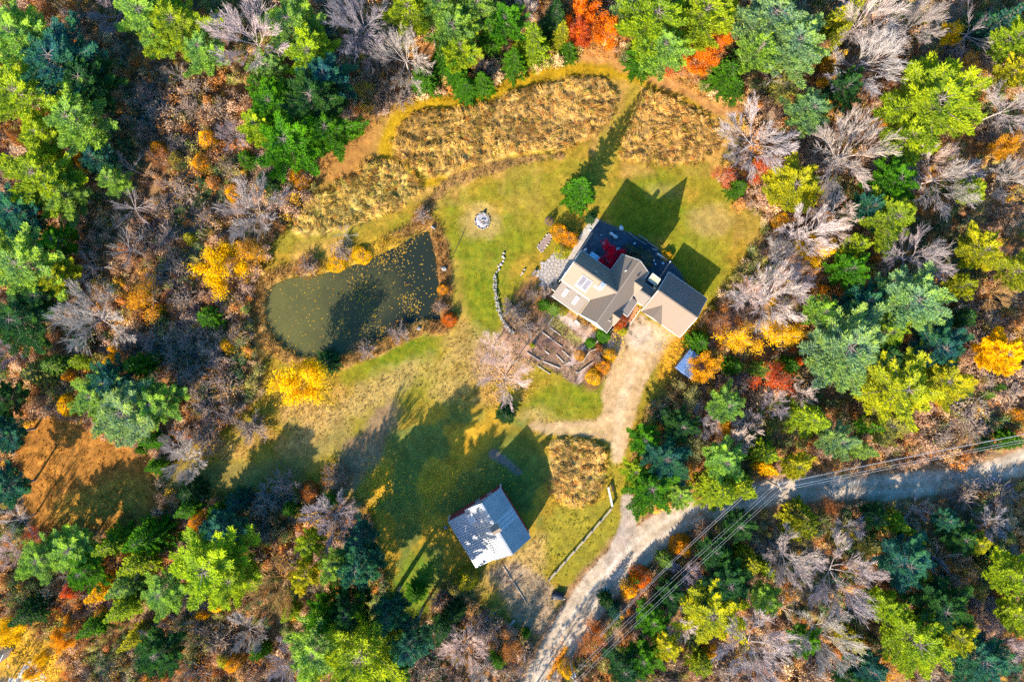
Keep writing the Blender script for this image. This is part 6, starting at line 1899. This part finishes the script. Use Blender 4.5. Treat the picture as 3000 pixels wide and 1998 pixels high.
T 450 990 62 3.2 gr|grey thicket below the gold thinning tree
T 560 990 60 3.2 br|dark brown thicket left of the pond's lower end
T 640 1040 60 3.2 tan|tan thicket on the pond's left shore
T 700 980 40 3.2 tan|sandy thicket near the pond's left bank
T 560 1100 66 3.2 gb|grey-brown thicket below the pond's left shore
T 660 1130 60 3.2 tan|tan thicket left of the lower golden tree
T 600 1190 60 3.2 br|brown thicket right of the sage pine
T 680 1210 50 3.2 ru|rusty thicket below left of the lower golden tree
T 520 1050 50 3.2 dg|dim green thicket right of the upright evergreen
W 665 1010 26 3 ye|yellow shrub on the pond's left shore
W 470 905 18 3 ye|tiny yellow shrub under the gold thinning tree
R 520 1140 26 4 bg|small green bush right of the sage pine
T 380 1010 46 3.2 dg|dark green thicket under the big white tree's right side
T 600 1290 55 3.2 gb|grey-brown thicket above the shaded lane
T 740 1250 60 3 tan|straw thicket between shaded lane and golden tree
B 510 1310 40 7 gr|small grey leafless tree in shade by the rust field
R 560 1440 46 6 dg|dark evergreen below the shaded lane
R 700 1470 44 6 tl|teal evergreen below the shaded lane, right one
R 640 1500 36 6 bg|green evergreen among gold leaves below the lane
W 585 1525 32 4 go|gold shrub above the teal pine at lower left
W 905 1440 30 3 ru|rust shrub where the shaded lane meets the barn lawn
T 980 1395 46 3 ru|rusty thicket on the barn lawn's left upper edge
T 830 1420 60 3 br|brown thicket below the shaded lane, right
H 1480 1105 84 9.5 pk|pinkish leafless garden tree below the terraces
H 1445 1015 60 8 pk|smaller pinkish leafless garden tree by the stone wall
Y 1788 754 46 3 cr|crimson maple in the dark gravel yard behind the house
R 1882 757 40 4 gg|grey-green bush against the house's upper wall
R 1845 735 24 3 gg|dark small bush beside the grey-green one at the house wall
W 1817 944 24 3 rd|red bush at the house's lower right corner
R 1768 985 26 3 bg|vivid green bush at the house's lowest corner
R 1596 893 22 2.5 bg|vivid green bush at the left corner of the low roof
R 1622 905 22 2 lg|light green bush under the low roof's eave
W 1650 912 16 1.5 gy|lime bush by the house wall below the skylights
W 1700 1042 18 1.6 go|golden bush in the garden by the gravel path
R 1730 1005 18 1.6 bg|small green bush in the garden below the green corner bush
W 1785 1042 24 2 ye|yellow shrub between garden rail and driveway
W 1765 1075 24 2 go|gold shrub left of the driveway
W 1740 1105 24 2 ye|yellow-brown shrub at the left lower end of the garden strip
W 1757 1020 14 1.2 ru|rust bush in the garden strip by the rail
T 1755 1050 26 1.5 ru|rust-brown plants along the garden strip
R 1825 970 16 1.2 gy|lime plants on the driveway's left edge
W 1806 960 10 1 ye|tiny yellow bush below the red bush
R 1560 1012 9 1.2 gy|tiny lime bush in the terraces at the tree shadow
T 1715 960 24 1.4 go|orange-gold perennials below the house wall
W 1640 680 30 2.2 go|left clump of tall golden grass above the patio
W 1665 700 28 2.2 go|right clump of tall golden grass above the patio
W 1648 735 26 1.4 gy|yellow-green perennials between patio and walkway
W 1610 648 14 1.5 br|brown bush at the golden grass's left end
W 1955 748 18 1.2 ye|yellow shrub at the gravel yard's right tip
T 1602 862 30 1.4 ru|rust-brown plants left of the house by the patio
T 1560 862 26 1.6 br|dark brown bush between stone wall and house
T 1500 905 40 1.2 ol|straw-olive plants inside the curved stone wall
T 1520 930 40 1.2 tan|tan plants inside the curved stone wall, lower
T 1545 960 34 1 ru|rusty plants above the terraces
R 1730 640 20 1.4 dg|dark perennials at the gravel yard's upper corner
W 2060 985 16 2 yg|lime shrub at the garage's right corner
W 2085 905 14 1.5 gy|yellow-green shrub along the garage's right wall
W 1060 748 30 1.1 ye|yellow willow scrub on the pond's upper bank, right
W 985 772 30 1.0 ye|yellow scrub on the pond's upper bank, middle
T 900 780 40 2 ru|rust sedge clump on the pond's upper bank, left
T 1000 735 34 2 pk|pale twiggy clump on the pond's upper bank
W 1297 848 18 1.5 go|orange clump on the pond's right bank
W 1315 938 22 1.8 orr|orange bush at the pond's lower right corner
T 1290 900 26 1.6 ru|rusty sedge on the pond's right bank
T 1235 630 34 1.6 ru|rusty scrub above the pond's top corner
T 1170 975 40 1.5 ru|rusty sedge on the pond's lower bank
T 1070 1025 36 1.5 tan|tan sedge on the pond's lower bank, left
R 960 1060 40 2 dg|dark bush at the pond's lower left bank
R 1480 1215 34 3 dg|dark round bush above the barn lawn
D 1010 690 36 3 gr|small grey leafless sapling above the pond
'''
for line in PLANTS.strip().splitlines():
    a, lab = line.split('|')
    k, x, y, r, h, tn = a.split()
    plant(k, float(x), float(y), float(r), float(h), tn, lab)
# ------------------------------------------------------------------ countless small growth
rg = np.random.RandomState(5)
def blades_obj(name, P, D, L, Wd, T, C, flat=.8, mat='scrub'):
    lv = Leaves(); lv.add(P, D, L, Wd, T, C)
    o = obj(name, leaf_mesh(name, lv, rg, mat=M[mat], flat=flat))
    return tag(o, kind='stuff')

def scatter(mask_fn, n):
    x = rg.uniform(-GX+1, GX-1, n); y = rg.uniform(-GY+1, GY-1, n)
    i, j = sample_reg(x, y)
    k = mask_fn(i, j)
    return x[k], y[k], Z[i, j][k]

# tall grass of the meadows: matted swoops of long blades
x, y, z = scatter(lambda i, j: (mead[i, j] + edge_f[i, j]*.6 > -.35), 132000)
n = len(x); nb = 34; print('meadow swoops', n)
flow = fbm(x, y, 4.5, 71, 3)*13 + rg.normal(0, .35, n)
fan = rg.normal(0, .38, (n, nb)) + flow[:,None]
ht = rg.uniform(.5, 1.25, n)*(.45 + .9*vnoise(x, y, 2.1, 73))
sd_ = rg.normal(0, .16, (n, nb, 2))
P = np.stack([x[:,None] + sd_[...,0], y[:,None] + sd_[...,1], np.repeat(z[:,None] + .02, nb, 1) + rg.uniform(0, .25, (n, nb))*ht[:,None]], -1).reshape(-1, 3)
D = np.stack([np.cos(fan), np.sin(fan), rg.uniform(.10, .75, (n, nb))*ht[:,None]], -1).reshape(-1, 3)
i, j = sample_reg(x, y)
br = rg.uniform(.62, 1.30, n)*(.72 + .56*fbm(x, y, 1.8, 75, 2))
C = (A[i, j]*.62 + B[i, j]*.25 + np.array((.285, .165, .038)))*br[:,None]
gr = (rg.rand(n) < .10)[:,None]; C = np.where(gr, C*np.array((.62, .80, .5)), C)
rs_ = (rg.rand(n) < .10)[:,None]; C = np.where(rs_, C*np.array((.80, .55, .45)), C)
C = np.repeat(C, nb, 0)*rg.uniform(.8, 1.2, (n*nb, 1))
blades_obj('tall_grass', P, D, (rg.uniform(.45, .95, (n, nb))*np.sqrt(ht)[:,None]).ravel(), rg.uniform(.035, .075, n*nb), rg.uniform(.1, .8, n*nb), C)

# sedge on the pond rim and rough strips
x, y, z = scatter(lambda i, j: (bank[i, j] > 0), 210000)
n = len(x); nb = 6
P = np.repeat(np.stack([x, y, np.maximum(z, WZ)], 1), nb, 0) + rg.normal(0, .12, (n*nb, 3))*np.array((1, 1, .1))
D = rg.normal(0, 1, (n*nb, 3)); D[:,2] = rg.uniform(.4, 1.6, n*nb)
i, j = sample_reg(P[:,0], P[:,1])
C = np.where(rg.rand(n*nb, 1) < .5, A[i, j], B[i, j])*rg.uniform(.7, 1.35, (n*nb, 1))
blades_obj('sedge', P, D, rg.uniform(.4, .9, n*nb), rg.uniform(.05, .10, n*nb), rg.uniform(.1, .8, n*nb), C)

# undergrowth of the wood: low leafy and twiggy clumps
PAL = np.array([(.44,.235,.07),(.38,.155,.035),(.50,.33,.16),(.30,.15,.06),(.42,.27,.16),(.34,.21,.13),(.27,.24,.05),(.13,.18,.03),(.05,.10,.03),(.55,.32,.02),(.48,.17,.02),(.14,.11,.08)])*1.45
def pal_index(x, y):
    a = fbm(x, y, 9.0, 81); b = fbm(x, y, 7.0, 87)
    base = np.full(len(x), 0)
    r = rg.rand(len(x))
    base[a > .45] = 2; base[a > .53] = 3; base[a > .58] = 1; base[(b > .55)] = 4; base[(b > .60)] = 5
    base[(b < .44)] = 6; base[(b < .40)] = 7; base[b < .36] = 8
    q = r < .34; base[q] = rg.choice([0,1,2,3,4,6,9,9,10,10,7], q.sum())
    return base
wood = lambda i, j: (clear[i, j] < .3) & (field[i, j] < .2) & (rd[i, j] < -.7) & (spur[i, j] < -.2) & (REG[i, j] == 0)
x, y, z = scatter(wood, 34000)
vis = (np.abs(x) < 104) & (np.abs(y) < 74); x, y, z = x[vis], y[vis], z[vis]
xc = W(60, 1960); k = ((x - xc[0])**2 + (y - xc[1])**2) > 7.5**2; x, y, z = x[k], y[k], z[k]
n = len(x); print('undergrowth clumps', n)
pi_ = pal_index(x, y)
TW = np.array([(.44,.28,.17),(.52,.36,.25),(.38,.22,.12),(.48,.35,.28),(.36,.23,.16)])
tcol = TW[(fbm(x, y, 8.0, 151)*11 + rg.uniform(0, 1.4, n)).astype(int) % 5]*rg.uniform(.8, 1.2, (n, 1))
icol = PAL[pi_]*rg.uniform(.85, 1.45, (n, 1))
scl = rg.uniform(.35, 1.25, n)*(.55 + .9*fbm(x, y, 7.0, 95))
kind_ = rg.randint(0, 6, n)
def under_nodes(protos):
    ng = bpy.data.node_groups.new('undergrowth_nodes', 'GeometryNodeTree')
    ng.interface.new_socket('Geometry', in_out='INPUT', socket_type='NodeSocketGeometry')
    ng.interface.new_socket('Geometry', in_out='OUTPUT', socket_type='NodeSocketGeometry')
    gi, go_ = ng.nodes.new('NodeGroupInput'), ng.nodes.new('NodeGroupOutput')
    jn = ng.nodes.new('GeometryNodeJoinGeometry')
    def attr(nm, ty):
        q = ng.nodes.new('GeometryNodeInputNamedAttribute'); q.data_type = ty; q.inputs['Name'].default_value = nm
        return q.outputs['Attribute']
    kd = attr('kind_', 'INT')
    for i, ob in enumerate(protos):
        oi = ng.nodes.new('GeometryNodeObjectInfo'); oi.inputs['Object'].default_value = ob; oi.inputs['As Instance'].default_value = True
        cp = ng.nodes.new('FunctionNodeCompare'); cp.data_type = 'INT'; cp.operation = 'EQUAL'
        ii = [s for s in cp.inputs if s.type == 'INT']
        ng.links.new(kd, ii[0]); ii[1].default_value = i
        ip = ng.nodes.new('GeometryNodeInstanceOnPoints')
        ng.links.new(gi.outputs[0], ip.inputs['Points']); ng.links.new(cp.outputs[0], ip.inputs['Selection'])
        ng.links.new(oi.outputs['Geometry'], ip.inputs['Instance'])
        ng.links.new(attr('rot_', 'FLOAT_VECTOR'), ip.inputs['Rotation']); ng.links.new(attr('scl_', 'FLOAT_VECTOR'), ip.inputs['Scale'])
        ng.links.new(ip.outputs[0], jn.inputs[0])
    ng.links.new(jn.outputs[0], go_.inputs[0])
    return ng
protos = [bpy.data.objects.new('thicket_source', thicket(200+i, nleaf=(110, 220, 360, 480, 70, 260)[i])) for i in range(6)]
me = bpy.data.meshes.new('undergrowth')
me.vertices.add(n); me.vertices.foreach_set('co', np.stack([x, y, z - .05], 1).astype(np.float32).ravel())
def vat(nm, ty, arr, key):
    q = me.attributes.new(nm, ty, 'POINT'); q.data.foreach_set(key, np.ascontiguousarray(arr).ravel())
vat('icol', 'FLOAT_COLOR', np.concatenate([icol, np.ones((n,1))], 1).astype(np.float32), 'color')
vat('tcol', 'FLOAT_COLOR', np.concatenate([tcol, np.ones((n,1))], 1).astype(np.float32), 'color')
vat('kind_', 'INT', kind_.astype(np.int32), 'value')
vat('rot_', 'FLOAT_VECTOR', np.stack([rg.normal(0,.12,n), rg.normal(0,.12,n), rg.uniform(0,6.28,n)], 1).astype(np.float32), 'vector')
vat('scl_', 'FLOAT_VECTOR', (scl[:,None]*np.stack([rg.uniform(.8,1.3,n), rg.uniform(.8,1.3,n), rg.uniform(.6,1.1,n)], 1)).astype(np.float32), 'vector')
me.update()
ug = obj('undergrowth', me); tag(ug, kind='stuff')
md = ug.modifiers.new('undergrowth', 'NODES'); md.node_group = under_nodes(protos)

# rough grass and fallen leaves along the clearing's rim and on the rust field
x, y, z = scatter(lambda i, j: ((np.abs(clear[i, j] + 1.0) < 1.8) & (rd[i, j] < -.4)) | (strip[i, j] > -.2) | ((field[i, j] > -1) & (rg.rand(len(i)) < .45)), 150000)
n = len(x); nb = 4
P = np.repeat(np.stack([x, y, z], 1), nb, 0) + rg.normal(0, .14, (n*nb, 3))*np.array((1,1,.1))
D = rg.normal(0, 1, (n*nb, 3)); D[:,2] = rg.uniform(.2, 1.2, n*nb)
i, j = sample_reg(P[:,0], P[:,1])
C = np.where(rg.rand(n*nb, 1) < .5, A[i, j], B[i, j])*rg.uniform(.7, 1.4, (n*nb, 1))
blades_obj('rough_grass', P, D, rg.uniform(.25, .6, n*nb), rg.uniform(.05, .12, n*nb), rg.uniform(.1, .7, n*nb), C)

# straw tufts on the unmown slopes
stw_ = lambda i, j: (REG[i, j] == 1) & (barnlawn[i, j] < 0) & (A[i, j, 0] > .27) & (Y[i, j] < 4.0) & (rg.rand(len(i)) < .8)
x, y, z = scatter(stw_, 150000)
n = len(x); nb = 4; print('straw', n)
P = np.repeat(np.stack([x, y, z], 1), nb, 0) + rg.normal(0, .09, (n*nb, 3))*np.array((1,1,.1))
ln = np.repeat(fbm(x, y, 5.0, 141)*10, nb) + rg.normal(0, .7, n*nb)
D = np.stack([np.cos(ln), np.sin(ln), rg.uniform(.2, 1.0, n*nb)], 1)
i, j = sample_reg(P[:,0], P[:,1])
C = np.where(rg.rand(n*nb, 1) < .6, A[i, j], B[i, j])*rg.uniform(.7, 1.45, (n*nb, 1))
blades_obj('straw_tufts', P, D, rg.uniform(.25, .5, n*nb), rg.uniform(.04, .09, n*nb), rg.uniform(.1, .7, n*nb), C)

# short lawn grass: fine relief over the mown parts
x, y, z = scatter(lambda i, j: (REG[i, j] == 1) & (rg.rand(len(i)) < .8), 190000)
n = len(x)
P = np.stack([x, y, z], 1)
D = rg.normal(0, 1, (n, 3)); D[:,2] = rg.uniform(.3, 1.0, n)
i, j = sample_reg(x, y)
C = np.where(rg.rand(n, 1) < .5, A[i, j], B[i, j])*rg.uniform(.75, 1.3, (n, 1))
blades_obj('lawn_grass', P, D, rg.uniform(.12, .28, n), rg.uniform(.05, .10, n), rg.uniform(.1, .7, n), C)

# dry stems and litter of the garden terraces
x, y, z = scatter(lambda i, j: (g[i, j] > -.3) & (A[i, j, 0] < .36), 260000)
n = len(x); nb = 4
P = np.repeat(np.stack([x, y, z], 1), nb, 0) + rg.normal(0, .10, (n*nb, 3))*np.array((1,1,.2))
D = rg.normal(0, 1, (n*nb, 3)); D[:,2] = rg.uniform(.0, 1.1, n*nb)
GP = np.array([(.34,.20,.10),(.20,.10,.06),(.42,.27,.15),(.45,.20,.05),(.22,.21,.05),(.13,.08,.06)])
w = (fbm(x, y, 1.6, 131)*9 + rg.uniform(0, 2, n)).astype(int) % 6
C = GP[np.repeat(w, nb)]*rg.uniform(.6, 1.3, (n*nb, 1))
hh = np.repeat(.5 + 1.2*vnoise(x, y, 1.3, 133), nb)
blades_obj('garden_litter', P, D, rg.uniform(.18, .42, n*nb)*hh, rg.uniform(.04, .10, n*nb), rg.uniform(.1, .7, n*nb), C)

# leaves afloat on the pond, in drifts
n = 9000
x = rg.uniform(-44, -10, n); y = rg.uniform(-5, 20, n)
den = sstep(.50, .68, fbm(x, y, 3.2, 55, gain=.65))*sstep(-34, -18, x)*1.2 + .10
i, j = sample_reg(x, y); k = (rg.rand(n) < den) & (pond[i, j] > -.2); x, y = x[k], y[k]; n = len(x)
P = np.stack([x, y, np.full(n, WZ + .012)], 1); D = rg.normal(0, 1, (n, 3)); D[:,2] = 0.02
C = np.array([(.58,.36,.02),(.50,.26,.03),(.40,.27,.09)])[rg.randint(0, 3, n)]*rg.uniform(.6, 1.1, (n, 1))
blades_obj('floating_leaves', P, D, rg.uniform(.14, .34, n), rg.uniform(.12, .24, n), rg.uniform(.2, .8, n), C, flat=.05)

# windblown leaves over the lawns
x, y, z = scatter(lambda i, j: (clear[i, j] > 0) & (pond[i, j] < 0) & (rg.rand(len(i)) < (.10 + .9*sstep(.50, .70, n_big[i, j]) + .8*(clear[i, j] < 4))), 30000)
n = len(x); D = rg.normal(0, 1, (n, 3)); D[:,2] = rg.uniform(-.05, .25, n)
C = PAL[rg.choice([0, 1, 9, 9, 10, 2], n)]*rg.uniform(.5, 1.1, (n, 1))
blades_obj('windblown_leaves', np.stack([x, y, z + .06], 1), D, rg.uniform(.12, .24, n), rg.uniform(.09, .16, n), rg.uniform(.2, .8, n), C, flat=.3)

# fallen leaves about trees, garage and concrete drive
cl = [(1975,1045,60,120,260,9),(2070,940,35,90,160,9),(60,1900,110,50,700,9),(150,1950,70,60,450,9),(100,1985,50,30,250,9),(1290,1420,210,60,420,9),(1110,1420,40,90,260,9),(650,800,110,110,260,9),(900,1150,100,70,260,9),(1480,1110,90,80,500,0),(1750,140,70,40,220,10),(2050,230,60,60,220,10),(1640,1940,24,60,180,10),(1800,1000,30,60,120,9)]
Ps, Cs = [], []
for px, py, rx, ry, k, ci in cl:
    c = W(px, py); q = rg.normal(0, .5, (k, 2))*np.array((rx, ry))/S
    xx, yy_ = c[0] + q[:,0], c[1] + q[:,1]
    Ps.append(np.stack([xx, yy_, gz(xx, yy_) + .08 + (.10 if px < 200 else 0)], 1)); Cs.append(np.tile(PAL[ci], (k, 1)))
P, C = np.concatenate(Ps), np.concatenate(Cs); n = len(P)
D = rg.normal(0, 1, (n, 3)); D[:,2] = rg.uniform(-.05, .25, n)
blades_obj('fallen_leaves', P, D, rg.uniform(.16, .34, n), rg.uniform(.12, .24, n), rg.uniform(.2, .8, n), C*rg.uniform(.7, 1.25, (n, 1)), flat=.3)

# the wood goes on beyond the frame: one mass of simple conifers and bare crowns
lv, st = Leaves(), Sticks()
pts = []
for _ in range(900):
    a, b = rg.uniform(-128, 128), rg.uniform(-96, 96)
    if abs(a) < 99 and abs(b) < 69: continue
    if abs(a) > 125 or abs(b) > 92: continue
    if min([(a-p[0])**2 + (b-p[1])**2 for p in pts] or [1e9]) < 36: continue
    if b < -60 and -24 < a < 12: continue
    if a > 95 and -30 < b < -10: continue
    pts.append((a, b))
pts += [(-3,-71.5),(-9,-74),(-15,-71),(0,-79),(-21,-73),(-7,-83)]
for a, b in pts:
    h = rg.uniform(11, 17) if not (-24 < a < 3 and b < -60) else rg.uniform(16, 19); r = rg.uniform(2.2, 4.2); k = 620
    st.path([(a, b, 0), (a, b, h)], [.25, .03], 5)
    t = rg.rand(k)**.8; az = rg.uniform(0, 6.28, k); q = r*(1-t)**.8*rg.uniform(.55, 1.1, k)
    P = np.stack([a + np.cos(az)*q, b + np.sin(az)*q, h*(.15 + .85*t)], 1)
    D = np.stack([np.cos(az), np.sin(az), rg.uniform(-.1, .5, k)], 1) + rg.normal(0, .35, (k, 3))
    lv.add(P, D, rg.uniform(.5, 1.0, k), rg.uniform(.16, .30, k), np.clip(rg.normal(.4, .2, k), 0, 1), np.array(TINT[('lg','yg','tl','dg','sg','bg')[rg.randint(6)]]))
tag(obj('outer_woods', leaf_mesh('outer_woods', lv, rg, mat=M['scrub'])), kind='stuff')
o = obj('outer_trunks', st.mesh('outer_trunks', M['wood'])); o.color = (.2,.16,.13,1); tag(o, kind='stuff')
